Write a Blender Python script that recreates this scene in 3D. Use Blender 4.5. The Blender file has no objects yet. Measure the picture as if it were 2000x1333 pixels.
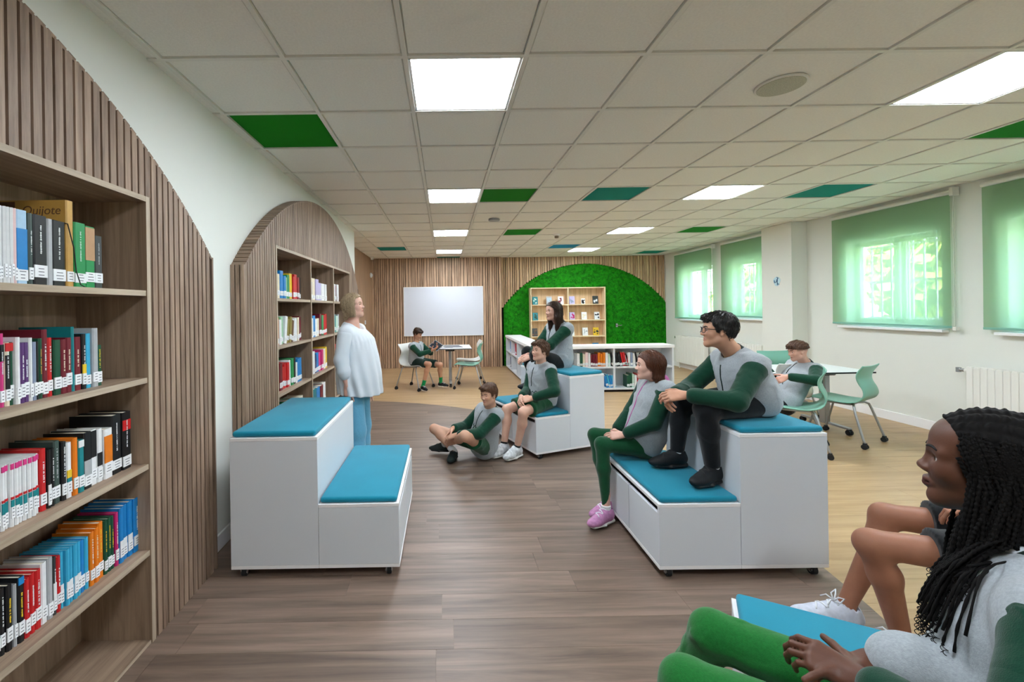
import bpy, bmesh, math, random
import numpy as np
from mathutils import Vector, Matrix
random.seed(7); RNG = np.random.default_rng(11)
C = bpy.context.scene.collection
SC = bpy.context.scene
# ---------------------------------------------------------------- camera, world, exposure
CF, CX, CY, CRO, CYA, CH = 844., 872., 601., -.015, -.005, 1.5
CEIL = 2.743
cd = bpy.data.cameras.new('camera'); cam = bpy.data.objects.new('camera', cd); C.objects.link(cam)
cd.sensor_width = 36.; cd.lens = CF/2000*36; cd.shift_x = (1000-CX)/2000; cd.shift_y = -(666.5-CY)/2000
cd.clip_start = .05; cd.clip_end = 200
_c, _s = math.cos(CRO), math.sin(CRO)
cam.matrix_world = Matrix.Translation((0, 0, CH)) @ Matrix.Rotation(CYA, 4, 'Z') @ Matrix(((_c, -_s, 0, 0), (0, 0, -1, 0), (_s, _c, 0, 0), (0, 0, 0, 1)))
SC.camera = cam
W_ = bpy.data.worlds.new('sky'); SC.world = W_; W_.use_nodes = True
_nt = W_.node_tree; _bg = _nt.nodes['Background']
_sky = _nt.nodes.new('ShaderNodeTexSky'); _sky.sky_type = 'NISHITA'; _sky.sun_elevation = math.radians(38); _sky.sun_rotation = math.radians(250)
_sky.sun_disc = False; _sky.air_density = 1.2; _sky.dust_density = 2.5
_nt.links.new(_sky.outputs[0], _bg.inputs[0]); _bg.inputs[1].default_value = 8.0
LAMP = 42.0            # radiance of the ceiling panels
SC.view_settings.view_transform = 'Standard'; SC.view_settings.look = 'None'
SC.view_settings.gamma = 1.; SC.view_settings.use_curve_mapping = False
SC.view_settings.exposure = 0.2
try:
    SC.cycles.use_denoising = True
    SC.cycles.max_bounces = 10; SC.cycles.diffuse_bounces = 5; SC.cycles.transparent_max_bounces = 12
    SC.cycles.sample_clamp_indirect = 6.0
except Exception: pass

# ---------------------------------------------------------------- survey: turn a sight line into a real place
def ray(u, v):
    a = (u-CX)/CF; b = -(v-CY)/CF
    x, z = _c*a-_s*b, _s*a+_c*b
    c, s = math.cos(CYA), math.sin(CYA)
    X, Y = c*x-s, s*x+c
    return X/Y, z/Y
def F(u, v, z=0.):
    x, b = ray(u, v); Y = (z-CH)/b; return Vector((x*Y, Y, z))
def Wp(u, v, Y):
    x, b = ray(u, v); return Vector((x*Y, Y, CH+b*Y))
def Lp(u, v, X):
    x, b = ray(u, v); Y = X/x; return Vector((X, Y, CH+b*Y))

# ---------------------------------------------------------------- materials
def lin(h):
    if isinstance(h, str):
        h = h.lstrip('#'); r = [int(h[i:i+2], 16)/255 for i in (0, 2, 4)]
        return tuple(((x+.055)/1.055)**2.4 if x > .04045 else x/12.92 for x in r)
    return tuple(h)
def mat(name, col, rough=.5, spec=.5, metal=0., var=0., vscale=6., bump=0., bscale=200., alpha=None, sheen=0., coat=0., emit=None, estr=0., stretch=None, attr=None):
    m = bpy.data.materials.new(name); m.use_nodes = True; nt = m.node_tree; p = nt.nodes['Principled BSDF']
    c = lin(col)
    p.inputs['Base Color'].default_value = (*c, 1); p.inputs['Roughness'].default_value = rough
    p.inputs['Specular IOR Level'].default_value = spec; p.inputs['Metallic'].default_value = metal
    if sheen: p.inputs['Sheen Weight'].default_value = sheen
    if coat: p.inputs['Coat Weight'].default_value = coat; p.inputs['Coat Roughness'].default_value = .15
    if emit: p.inputs['Emission Color'].default_value = (*lin(emit), 1); p.inputs['Emission Strength'].default_value = estr
    tc = nt.nodes.new('ShaderNodeTexCoord'); vec = tc.outputs['Object']
    if stretch:
        mp = nt.nodes.new('ShaderNodeMapping'); mp.inputs['Scale'].default_value = stretch; nt.links.new(vec, mp.inputs[0]); vec = mp.outputs[0]
    src = None
    if attr:
        at = nt.nodes.new('ShaderNodeAttribute'); at.attribute_name = attr; src = at.outputs['Color']
    if var:
        n = nt.nodes.new('ShaderNodeTexNoise'); n.inputs['Scale'].default_value = vscale; n.inputs['Detail'].default_value = 5
        nt.links.new(vec, n.inputs['Vector'])
        mr = nt.nodes.new('ShaderNodeMapRange'); mr.inputs['From Min'].default_value = .3; mr.inputs['From Max'].default_value = .7
        mr.inputs['To Min'].default_value = 1-var; mr.inputs['To Max'].default_value = 1+var
        nt.links.new(n.outputs['Fac'], mr.inputs['Value'])
        mx = nt.nodes.new('ShaderNodeVectorMath'); mx.operation = 'SCALE'
        if src: nt.links.new(src, mx.inputs[0])
        else: mx.inputs[0].default_value = c
        nt.links.new(mr.outputs[0], mx.inputs['Scale']); src = mx.outputs[0]
    if src: nt.links.new(src, p.inputs['Base Color'])
    if bump:
        n2 = nt.nodes.new('ShaderNodeTexNoise'); n2.inputs['Scale'].default_value = bscale; n2.inputs['Detail'].default_value = 3
        nt.links.new(vec, n2.inputs['Vector'])
        b = nt.nodes.new('ShaderNodeBump'); b.inputs['Strength'].default_value = bump; b.inputs['Distance'].default_value = .004
        nt.links.new(n2.outputs['Fac'], b.inputs['Height']); nt.links.new(b.outputs[0], p.inputs['Normal'])
    return m
def wood(name, c1, c2, axis='Z', rough=.45, scale=1., ring=.35, objrand=.12, spec=.4, bump=.15):
    """Wood with grain running along an axis; each board takes its own tone."""
    m = bpy.data.materials.new(name); m.use_nodes = True; nt = m.node_tree; p = nt.nodes['Principled BSDF']; N = nt.nodes.new; L = nt.links.new
    p.inputs['Roughness'].default_value = rough; p.inputs['Specular IOR Level'].default_value = spec
    tc = N('ShaderNodeTexCoord'); oi = N('ShaderNodeObjectInfo')
    geo = N('ShaderNodeNewGeometry')
    mp = N('ShaderNodeMapping')
    lo, hi = 1.6*scale, 26*scale
    mp.inputs['Scale'].default_value = {'X': (lo, hi, hi), 'Y': (hi, lo, hi), 'Z': (hi, hi, lo)}[axis]
    L(geo.outputs['Position'], mp.inputs['Vector'])
    cb = N('ShaderNodeCombineXYZ'); ml = N('ShaderNodeMath'); ml.operation = 'MULTIPLY'; ml.inputs[1].default_value = 37.
    L(oi.outputs['Random'], ml.inputs[0])
    for i in range(3): L(ml.outputs[0], cb.inputs[i])
    L(cb.outputs[0], mp.inputs['Location'])
    n = N('ShaderNodeTexNoise'); n.inputs['Scale'].default_value = 1.; n.inputs['Detail'].default_value = 7; n.inputs['Roughness'].default_value = .65; n.inputs['Distortion'].default_value = ring
    L(mp.outputs[0], n.inputs['Vector'])
    cr = N('ShaderNodeValToRGB'); cr.color_ramp.elements[0].position = .32; cr.color_ramp.elements[1].position = .68
    cr.color_ramp.elements[0].color = (*lin(c1), 1); cr.color_ramp.elements[1].color = (*lin(c2), 1)
    L(n.outputs['Fac'], cr.inputs[0])
    mr = N('ShaderNodeMapRange'); mr.inputs['To Min'].default_value = 1-objrand; mr.inputs['To Max'].default_value = 1+objrand
    L(oi.outputs['Random'], mr.inputs['Value'])
    vm = N('ShaderNodeVectorMath'); vm.operation = 'SCALE'; L(cr.outputs[0], vm.inputs[0]); L(mr.outputs[0], vm.inputs['Scale'])
    L(vm.outputs[0], p.inputs['Base Color'])
    b = N('ShaderNodeBump'); b.inputs['Strength'].default_value = bump; b.inputs['Distance'].default_value = .002
    L(n.outputs['Fac'], b.inputs['Height']); L(b.outputs[0], p.inputs['Normal'])
    return m
M = {}
M['wall'] = mat('wall_paint', '#e6e8e1', .85, .2, var=.02, vscale=1.5)
M['ceil'] = mat('ceiling_tile', '#f0efe8', .95, .1, var=.035, vscale=90., bump=.25, bscale=160.)
M['tbar'] = mat('tbar', '#e6e5dd', .5, .4)
M['white'] = mat('white_laminate', '#d9dee3', .42, .4, var=.012, vscale=2.)
M['whitedge'] = mat('white_edge', '#f2f2f2', .4, .4)
M['slat'] = wood('slat_walnut', '#6d5848', '#ab927d', 'Z', .5, 1.2, .3, .10)
M['slatx'] = wood('slat_walnut_edge', '#675344', '#a0866f', 'X', .5, 1.2, .3, .12)
M['dark'] = mat('dark_felt', '#17110e', .9, .1)
M['shelf'] = wood('shelf_oak', '#7b6655', '#b0977f', 'Y', .5, .8, .6, .05)
M['shelfz'] = wood('shelf_oak_upright', '#76624f', '#ab937c', 'Z', .5, .8, .6, .05)
M['edge'] = wood('shelf_edge', '#9b8a76', '#c4b49e', 'Y', .5, 1., .2, .04)
M['edgez'] = wood('shelf_edge_upright', '#9b8a76', '#c4b49e', 'Z', .5, 1., .2, .04)
M['bslat'] = wood('back_slat', '#94755d', '#cbab8d', 'Z', .55, 1.2, .3, .1)
M['bslat2'] = wood('back_slat_pale', '#b08c68', '#dcbd97', 'Z', .55, 1.2, .3, .1)
M['clad'] = wood('cladding', '#85674f', '#a98768', 'Z', .55, .8, .4, .05)
M['pine'] = wood('display_pine', '#c49f77', '#e6c79c', 'Z', .5, .8, .4, .05)
M['pinee'] = mat('display_edge', '#e3cda6', .5, .4)
M['fl_l'] = wood('floor_oak', '#9f8059', '#bfa077', 'X', .38, .55, .5, .045, .5, .06)
M['fl_d'] = wood('floor_grey_brown', '#594a3f', '#8b7667', 'X', .42, .55, .5, .045, .5, .06)
M['joint'] = mat('floor_joint', '#7f6f60', .8, .1)
M['teal'] = mat('cushion_fabric', '#007f98', .72, .25, var=.06, vscale=5., bump=.2, bscale=600., sheen=.15)
M['black'] = mat('black_plastic', '#121315', .45, .4)
M['rubber'] = mat('caster_rubber', '#1d1f21', .6, .3)
M['chrome'] = mat('steel', '#b9bcc0', .25, .5, metal=.9)
M['steel'] = mat('painted_steel', '#a7abad', .35, .5, metal=.6)
M['mint'] = mat('mint_shell', '#7db39f', .4, .45)
M['wshell'] = mat('white_shell', '#dedfd9', .4, .45)
M['tabletop'] = mat('table_top', '#eceeee', .3, .5)
M['board'] = mat('whiteboard', '#d6dae3', .18, .5)
M['tgreen'] = mat('tile_green', '#06780a', .8, .15)
M['tteal'] = mat('tile_teal', '#057c70', .8, .15)
M['tblue'] = mat('tile_blue', '#1180a8', .8, .15)
M['rad'] = mat('radiator', '#eeeee8', .4, .4)
M['glass'] = mat('glass', '#ffffff', .02, .5)
_p = M['glass'].node_tree.nodes['Principled BSDF']; _p.inputs['Transmission Weight'].default_value = 1.; _p.inputs['IOR'].default_value = 1.02
M['wframe'] = mat('window_frame', '#e6e6e0', .4, .4)
M['bar'] = mat('window_bars', '#d8d8d2', .5, .4)
M['lamp'] = mat('lamp_diffuser', '#ffffff', .5, .2, emit='#ecf5ff', estr=LAMP)
M['grey'] = mat('grey_plastic', '#8d9196', .4, .4)
M['screen'] = mat('tablet_glass', '#2b333d', .12, .6)
M['paper'] = mat('book_pages', '#e4dcc8', .8, .2, var=.05, vscale=300., stretch=(1, 60, 1))
M['label'] = mat('spine_label', '#eef1f3', .5, .3)
M['ink'] = mat('label_ink', '#5b6068', .6, .2)
M['perf'] = mat('speaker_grille', '#b7b7a4', .6, .3, var=.35, vscale=260.)
def translucent(name, col, openness):
    m = bpy.data.materials.new(name); m.use_nodes = True; nt = m.node_tree; N = nt.nodes.new; L = nt.links.new
    out = nt.nodes['Material Output']; nt.nodes.remove(nt.nodes['Principled BSDF'])
    d = N('ShaderNodeBsdfDiffuse'); d.inputs[0].default_value = (*lin(col), 1)
    t = N('ShaderNodeBsdfTranslucent'); t.inputs[0].default_value = (*lin(col), 1)
    tr = N('ShaderNodeBsdfTransparent'); tr.inputs[0].default_value = (.93, 1., .93, 1)
    m1 = N('ShaderNodeMixShader'); m1.inputs[0].default_value = .45; L(d.outputs[0], m1.inputs[1]); L(t.outputs[0], m1.inputs[2])
    m2 = N('ShaderNodeMixShader'); m2.inputs[0].default_value = openness; L(m1.outputs[0], m2.inputs[1]); L(tr.outputs[0], m2.inputs[2])
    L(m2.outputs[0], out.inputs[0]); return m
M['blind'] = translucent('blind_fabric', '#96b892', .15)

# ---------------------------------------------------------------- mesh helpers
class MB:
    def __init__(s): s.v = []; s.f = []; s.m = []; s.mi = 0
    def add(s, vs, fs):
        o = len(s.v); s.v.extend([tuple(p) for p in vs])
        s.f.extend([tuple(i+o for i in f) for f in fs]); s.m.extend([s.mi]*len(fs)); return s
    def box(s, x0, x1, y0, y1, z0, z1):
        return s.add([(x0,y0,z0),(x1,y0,z0),(x1,y1,z0),(x0,y1,z0),(x0,y0,z1),(x1,y0,z1),(x1,y1,z1),(x0,y1,z1)],
                     [(3,2,1,0),(4,5,6,7),(0,1,5,4),(1,2,6,5),(2,3,7,6),(3,0,4,7)])
    def prism(s, poly, d0, d1, axis):
        """extrude a 2-D polygon along an axis ('x': poly=(y,z), 'y': (x,z), 'z': (x,y))"""
        def P(p, d): return {'x': (d, p[0], p[1]), 'y': (p[0], d, p[1]), 'z': (p[0], p[1], d)}[axis]
        n = len(poly)
        return s.add([P(p, d0) for p in poly]+[P(p, d1) for p in poly],
                     [tuple(range(n))[::-1], tuple(range(n, 2*n))]+[(i, (i+1) % n, n+(i+1) % n, n+i) for i in range(n)])
    def tube(s, pts, r, n=8, cap=True):
        pts = [Vector(p) for p in pts]; rs = r if isinstance(r, (list, tuple, np.ndarray)) else [r]*len(pts)
        vs = []; up = None
        for i, p in enumerate(pts):
            t = (pts[min(i+1, len(pts)-1)]-pts[max(i-1, 0)]).normalized()
            if up is None: up = t.orthogonal().normalized()
            up = (up-t*up.dot(t)); up = up.normalized() if up.length > 1e-6 else t.orthogonal().normalized()
            b = t.cross(up)
            for k in range(n):
                a = 2*math.pi*k/n; vs.append(p+(up*math.cos(a)+b*math.sin(a))*rs[i])
        fs = [(i*n+k, i*n+(k+1) % n, (i+1)*n+(k+1) % n, (i+1)*n+k) for i in range(len(pts)-1) for k in range(n)]
        if cap: fs += [tuple(range(n))[::-1], tuple(range((len(pts)-1)*n, len(pts)*n))]
        return s.add(vs, fs)
    def cyl(s, c, axis, r, h, n=16):
        c = Vector(c); a = Vector(axis).normalized(); return s.tube([c-a*h/2, c+a*h/2], r, n)
    def grid(s, P):
        """P[i][j] grid of points -> quads"""
        ni, nj = len(P), len(P[0])
        return s.add([p for row in P for p in row], [(i*nj+j, i*nj+j+1, (i+1)*nj+j+1, (i+1)*nj+j) for i in range(ni-1) for j in range(nj-1)])
    def mesh(s, name, mats, smooth=False):
        me = bpy.data.meshes.new(name); me.from_pydata(s.v, [], s.f); me.validate()
        for m in (mats if isinstance(mats, (list, tuple)) else [mats]): me.materials.append(m)
        if len(me.materials) > 1 and len(me.polygons) == len(s.m): me.polygons.foreach_set('material_index', s.m)
        if smooth: me.polygons.foreach_set('use_smooth', [True]*len(me.polygons))
        me.update(); return me
    def build(s, name, mats, parent=None, smooth=False, bevel=0., loc=None, seg=2):
        return link(name, s.mesh(name, mats, smooth), parent, bevel, loc, seg)
def link(name, me, parent=None, bevel=0., loc=None, seg=2):
    o = bpy.data.objects.new(name, me); C.objects.link(o)
    if parent is not None: o.parent = parent
    if loc is not None: o.location = loc
    if bevel:
        b = o.modifiers.new('bevel', 'BEVEL'); b.width = bevel; b.segments = seg; b.limit_method = 'ANGLE'; b.angle_limit = .6
        b.harden_normals = False
    return o
def empty(name, loc=(0,0,0), rz=0.):
    o = bpy.data.objects.new(name, None); C.objects.link(o); o.location = loc; o.rotation_euler = (0, 0, rz); o.empty_display_size = .1; return o
def tag(o, label=None, cat=None, group=None, kind=None):
    if label: o['label'] = label
    if cat: o['category'] = cat
    if group: o['group'] = group
    if kind: o['kind'] = kind
    return o
def struct(o): o['kind'] = 'structure'; return o
def copy_tree(o, parent=None):
    c = o.copy(); C.objects.link(c)
    if parent is not None: c.parent = parent
    for ch in list(o.children): copy_tree(ch, c)
    return c
def smooth(o):
    for p in o.data.polygons: p.use_smooth = True
    return o
# ---------------------------------------------------------------- floor
XL, XR, YB, YF = -1.44, 5.60, 10.95, -2.6
fl = struct(MB().box(-1.95, XR+.25, YF-.1, YB+.1, -.08, -.004).build('floor', M['joint']))
CC, CR = Vector((-2.047, 2.919)), 4.19
circ = [(CC.x+CR*math.cos(a), CC.y+CR*math.sin(a)) for a in np.linspace(0, 2*math.pi, 240, endpoint=False)]
def clip(poly, lines):
    for (nx, ny, d) in lines:                    # keep nx*x+ny*y<=d
        out = []
        for i in range(len(poly)):
            a, b = poly[i], poly[(i+1) % len(poly)]
            da, db = nx*a[0]+ny*a[1]-d, nx*b[0]+ny*b[1]-d
            if da <= 0: out.append(a)
            if (da < 0 < db) or (db < 0 < da):
                t = da/(da-db); out.append((a[0]+t*(b[0]-a[0]), a[1]+t*(b[1]-a[1])))
        poly = out
        if len(poly) < 3: return []
    return poly
circlines = [(math.cos(a), math.sin(a), CC.x*math.cos(a)+CC.y*math.sin(a)+CR) for a in np.linspace(-1.75, 1.75, 90)]
PW, PL, GAP = .182, 1.22, .0006
def planks(y0, y1, x0, x1):
    j = 0; y = y0
    while y < y1-.02:
        x = x0-random.random()*PL
        while x < x1:
            xa, xb = max(x, x0), min(x+PL, x1)
            if xb-xa > .05: yield xa+GAP, xb-GAP, y+GAP, min(y+PW, y1)-GAP
            x += PL
        y += PW; j += 1
nfar = MB()
def rad(p): return math.hypot(p[0]-CC.x, p[1]-CC.y)
npl = 0
for (xa, xb, ya, yb) in planks(YF, YB, -1.86, XR):
    cor = [(xa, ya), (xb, ya), (xb, yb), (xa, yb)]
    if all(rad(p) < CR-.05 for p in cor): continue
    if .9 < ya < 5.1 and npl < 140:
        MB().box(xa, xb, ya, yb, -.0038, 0.).build('plank', M['fl_l'], fl); npl += 1
    else: nfar.box(xa, xb, ya, yb, -.0038, 0.)
tag(nfar.build('far_planks', M['fl_l'], fl), kind='stuff')
nfar = MB(); npl = 0
for (xa, xb, ya, yb) in planks(-1.2, 7.2, XL+.02, 2.2):
    poly = clip([(xa, ya), (xb, ya), (xb, yb), (xa, yb)], circlines)
    if not poly: continue
    if ya > .8 and npl < 155:
        MB().prism(poly, -.0038, .0012, 'z').build('plank', M['fl_d'], fl); npl += 1
    else: nfar.prism(poly, -.0038, .0012, 'z')
tag(nfar.build('grey_planks', M['fl_d'], fl), kind='stuff')
# ---------------------------------------------------------------- walls
WT = .42
A1, A2, AR, AH = .60, 4.847, 2.63, 1.917           # arch centres (Y), radius, half width
def cols(c): return [c-1.345+.8967*i for i in range(4)]
wl = MB()
WH = CEIL+.055
def seg(y0, y1, z0=0., z1=None): wl.box(XL-WT, XL, y0, y1, z0, z1 or WH)
SH = 2.03
k1, k2 = cols(A1+.03), cols(A2-.02)
seg(YF, k1[0]-.02); seg(k1[0]-.02, k1[3]+.02, SH); seg(k1[3]+.02, k2[0]-.02); seg(k2[0]-.02, k2[3]+.02, SH); seg(k2[3]+.02, 7.0)
wl.box(XL-WT, -1.80, 7.0, YB, 0, WH)
for k in (k1, k2): wl.box(XL-WT, XL-WT+.06, k[0]-.02, k[3]+.02, 0, SH)
wall_l = struct(wl.build('wall_left', M['wall']))
cl = MB()
for i in range(18):
    y = 7.02+i*.2185
    MB().box(-1.80, -1.788, y, y+.2165, .0, CEIL).build('panel', M['clad'], wall_l)
bb = struct(MB().box(XL, XL+.014, YF, A1-AH, 0, .1).box(XL, XL+.014, A1+AH+.02, A2-AH-.02, 0, .1).box(XL, XL+.014, A2+AH+.02, 7.0, 0, .1).build('baseboard_left', M['whitedge'], bevel=.003))
wb = struct(MB().box(-1.95, XR+.25, YB, YB+.15, 0, WH).build('wall_back', M['dark']))
struct(MB().box(-1.95, XR+.25, YF-.15, YF, 0, WH).build('wall_front', M['wall']))
# right wall with four window openings behind the blinds
WIN = [(3.05, 4.26, 1.215, 2.3), (4.83, 5.99, 1.215, 2.3), (7.32, 8.38, 1.26, 2.3), (8.98, 10.1, 1.19, 2.3)]
wr = MB(); ys = YF
for (y0, y1, z0, z1) in WIN:
    wr.box(XR, XR+.25, ys, y0, 0, WH); wr.box(XR, XR+.25, y0, y1, 0, z0); wr.box(XR, XR+.25, y0, y1, z1, WH); ys = y1
wr.box(XR, XR+.25, ys, YB, 0, WH)
wall_r = struct(wr.build('wall_right', M['wall']))
pil = struct(MB().box(5.36, XR, 6.63, 7.26, 0, CEIL).build('trim_pillar', M['wall'], bevel=.004))
struct(MB().box(XR-.014, XR, YF, 6.63, 0, .11).box(5.346, 5.36, 6.62, 7.27, 0, .11).box(5.346, XR, 6.616, 6.63, 0, .11).box(XR-.014, XR, 7.26, YB, 0, .11).build('baseboard_right', M['whitedge'], bevel=.003))
for i, (y0, y1, z0, z1) in enumerate(WIN):
    wn = struct(empty(f'window_{i+1}', (XR+.17, (y0+y1)/2, z0)))
    h, w = z1-z0, (y1-y0)/2
    f = MB()
    for (a, b) in ((-w, -.015), (.015, w)):
        f.box(-.03, .03, a, a+.055, 0, h).box(-.03, .03, b-.055, b, 0, h).box(-.03, .03, a, b, 0, .06).box(-.03, .03, a, b, h-.06, h)
    f.build('sash', M['wframe'], wn, bevel=.004)
    MB().box(-.004, .004, -w+.05, -.07, .05, h-.05).build('pane', M['glass'], wn)
    MB().box(-.004, .004, .07, w-.05, .05, h-.05).build('pane', M['glass'], wn)
    g = MB()
    nb = 9
    for k in range(nb):
        y = -w+.06+(2*w-.12)*k/(nb-1); g.box(.13, .145, y-.008, y+.008, -.05, h+.05)
    for z in (.06, h*.5, h-.08): g.box(.128, .147, -w, w, z-.012, z+.012)
    g.build('security_bars', M['bar'], wn)
    MB().box(-.25, -.168, -w-.06, w+.06, -.075, -.045).build('window_sill', M['whitedge'], wn, bevel=.004)
# blinds (each a thing: fabric, tube, bottom bar, chain)
BL = [(2.72, 4.41, 5.535, 1.196, 'mint roller blind nearest the camera, cut off by the photo edge'),
      (4.69, 6.13, 5.535, 1.195, 'mint roller blind on the near wall over the barred window, right of the pillar'),
      (7.29, 8.55, 5.50, 1.245, 'mint roller blind just beyond the pillar with glowing lower half'),
      (8.85, 10.28, 5.50, 1.17, 'farthest mint roller blind, beside the slatted back wall')]
for (y0, y1, x, zb, lab) in BL:
    t = tag(empty('roller_blind', (x, (y0+y1)/2, 2.66)), lab, 'blind', 'mint roller blinds on the window wall'); w = (y1-y0)/2; dz = 2.66-zb
    P = [[(.004*math.sin(7*a+3*b)*(b)*(.6+.4*math.sin(2*a)), -w+2*w*a, -.01-(dz-.03)*b) for b in np.linspace(0, 1, 14)] for a in np.linspace(0, 1, 30)]
    smooth(MB().grid(P).build('fabric', M['blind'], t))
    MB().cyl((.02, 0, .02), (0, 1, 0), .024, 2*w+.03, 16).build('roller_tube', M['wframe'], t, smooth=False)
    MB().box(-.008, .008, -w, w, -dz-.005, -dz+.02).build('bottom_bar', M['mint'], t, bevel=.003)
    MB().box(-.03, .05, -w-.05, -w-.015, -.03, .06).build('bracket', M['wframe'], t, bevel=.004)
    ch = MB()
    for s in (0, .022): ch.tube([(0, -w-.032, -s*0), (-.012+s, -w-.034, -.2), (-.012+s, -w-.034, -dz+.02), (-.001, -w-.034, -dz)], .0022, 6)
    ch.build('chain', M['wframe'], t)
    MB().box(-.014, .03, -w-.052, -w-.018, -dz-.03, -dz+.01).build('chain_tensioner', M['wframe'], t, bevel=.003)
# outside: yard, far wall, trees
struct(MB().box(XR+.3, 30, -20, 40, -.6, -.5).build('ground', mat('yard', '#c9bfa0', .9, .1, var=.1, vscale=2.)))
leafm = mat('tree_leaf', '#8ba552', .6, .3, var=.3, vscale=3.); barkm = mat('tree_bark', '#6b543e', .9, .1)
leafm.node_tree.nodes['Principled BSDF'].inputs['Subsurface Weight'].default_value = 0.
def tree(x, y, h, r, n, label):
    t = tag(empty('tree', (x, y, -.5)), label, 'tree', 'trees outside the windows')
    MB().tube([(0, 0, 0), (.05, .03, h*.4), (-.03, .08, h*.75)], [.13, .1, .05], 8).build('trunk', barkm, t)
    m = MB()
    for i in range(n):
        a, b = random.uniform(0, 6.28), random.uniform(-1, 1); q = random.random()**.4
        c = Vector((r*q*math.cos(a)*math.sqrt(1-b*b), r*q*math.sin(a)*math.sqrt(1-b*b), h*.72+r*.9*q*b))
        d = Vector((random.gauss(0, 1), random.gauss(0, 1), random.gauss(0, 1))).normalized(); e = d.orthogonal().normalized()*.11; d = d*.17
        m.add([c-d, c+e, c+d, c-e], [(0, 1, 2, 3)])
    tag(m.build('foliage', leafm, t), kind='stuff')
tree(8.3, 4.6, 3.2, 1.15, 2600, 'bushy tree outside seen through the nearest blind')
tree(8.9, 7.3, 3.4, 1.3, 2600, 'bushy tree outside seen through the blind right of the pillar')
tree(9.6, 13.5, 3.0, 1.1, 1500, 'small tree outside beyond the far blinds')
# ---------------------------------------------------------------- ceiling: grid, tiles, lights
GX, GY, GS = -1.3765, 2.136, .6
cz = CEIL
ce = struct(MB().box(-1.90, XR+.25, YF-.1, YB+.1, cz+.05, cz+.12).build('ceiling', M['ceil']))
tg = {(0,1),(3,4),(4,8),(9,8),(9,1)}; tt = {(5,4),(9,4),(0,11),(2,14),(10,13)}; tb = {(6,11)}
LT = {(c, r) for c in (2, 7) for r in (-8, -4, 0, 4, 8, 12)} - {(2,-8),(7,-8)}
gm = MB()
for c in range(0, 13):
    x = GX+GS*c
    if x < XR: gm.box(x-.012, x+.012, YF, YB, cz-.004, cz+.03)
for r in range(-7, 15):
    y = GY+GS*r; gm.box(XL if y < 7 else -1.80, XR, y-.012, y+.012, cz-.0035, cz+.03)
gm.build('ceiling_grid', M['tbar'], ce)
gm = MB().box(XL, GX-.012, YF, 7., cz+.004, cz+.02).box(-1.80, GX-.012, 7., YB, cz+.004, cz+.02); gm.build('ceiling_border', M['ceil'], ce)
tile_me = {}
def tile_mesh(w, d, m, key):
    if key not in tile_me:
        q = MB(); b = .008
        q.add([(-w/2,-d/2,.012),(w/2,-d/2,.012),(w/2,d/2,.012),(-w/2,d/2,.012),(-w/2+b,-d/2+b,.0),(w/2-b,-d/2+b,.0),(w/2-b,d/2-b,.0),(-w/2+b,d/2-b,.0)],
              [(4,7,6,5),(0,4,5,1),(1,5,6,2),(2,6,7,3),(3,7,4,0),(0,1,2,3)])
        tile_me[key] = q.mesh('ceiling_tile', m)
    return tile_me[key]
nl = 0
LLAB = ['second ceiling light from the camera', 'x']
for c in range(0, 12):
    for r in range(-7, 15):
        x0, x1 = GX+GS*c+.012, min(GX+GS*(c+1), XR)-.012
        y0, y1 = GY+GS*r+.012, min(GY+GS*(r+1), YB)-.012
        if r == -7: y0 = GY+GS*r+.012
        w, d = x1-x0, y1-y0
        if w < .05 or d < .05: continue
        loc = ((x0+x1)/2, (y0+y1)/2, cz+.004)
        if (c, r) in LT:
            side = 'row by the bookcases' if c == 2 else 'row by the windows'
            pos = {-4: 'behind the camera', 0: 'nearest in view', 4: 'second in view', 8: 'third in view', 12: 'last before the back wall'}[r]
            t = tag(empty('ceiling_light', loc), f'square white ceiling light panel, {pos} in the {side}', 'ceiling light', 'square LED ceiling panels')
            f = MB().box(-w/2,w/2,-d/2,-d/2+.014,-.004,.03).box(-w/2,w/2,d/2-.014,d/2,-.004,.03).box(-w/2,-w/2+.014,-d/2,d/2,-.004,.03).box(w/2-.014,w/2,-d/2,d/2,-.004,.03)
            f.build('frame', M['whitedge'], t)
            MB().box(-w/2+.014, w/2-.014, -d/2+.014, d/2-.014, -.002, .02).build('diffuser', M['lamp'], t)
            continue
        k = 'tgreen' if (c, r) in tg else 'tteal' if (c, r) in tt else 'tblue' if (c, r) in tb else 'ceil'
        o = link('ceiling_tile', tile_mesh(w, d, M[k], (round(w, 2), round(d, 2), k)), ce, loc=loc)
        if k != 'ceil': o['label'] = {'tgreen': 'green painted ceiling tile', 'tteal': 'teal painted ceiling tile', 'tblue': 'blue painted ceiling tile'}[k]
# ceiling fittings
t = tag(empty('ceiling_speaker', (1.94, 2.458, cz)), 'round perforated speaker grille flush in a ceiling tile', 'speaker')
MB().cyl((0, 0, -.004), (0, 0, 1), .127, .012, 40).build('rim', M['tbar'], t, bevel=.004)
MB().cyl((0, 0, -.009), (0, 0, 1), .115, .006, 40).build('grille', M['perf'], t)
t = tag(empty('smoke_detector', (.723, 6.11, cz)), 'flat grey disc detector on the ceiling near the light row', 'detector')
MB().cyl((0, 0, -.012), (0, 0, 1), .08, .03, 24).build('body', M['grey'], t, bevel=.006)
t = tag(empty('smoke_detector', (1.97, 7.5, cz)), 'small brownish detector hanging from the far ceiling', 'detector')
MB().cyl((0, 0, -.012), (0, 0, 1), .06, .03, 20).build('base', M['whitedge'], t, bevel=.005); MB().cyl((0, 0, -.045), (0, 0, 1), .035, .04, 20).build('sensor', mat('detector_brown', '#7b6655', .5), t, bevel=.008)
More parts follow.
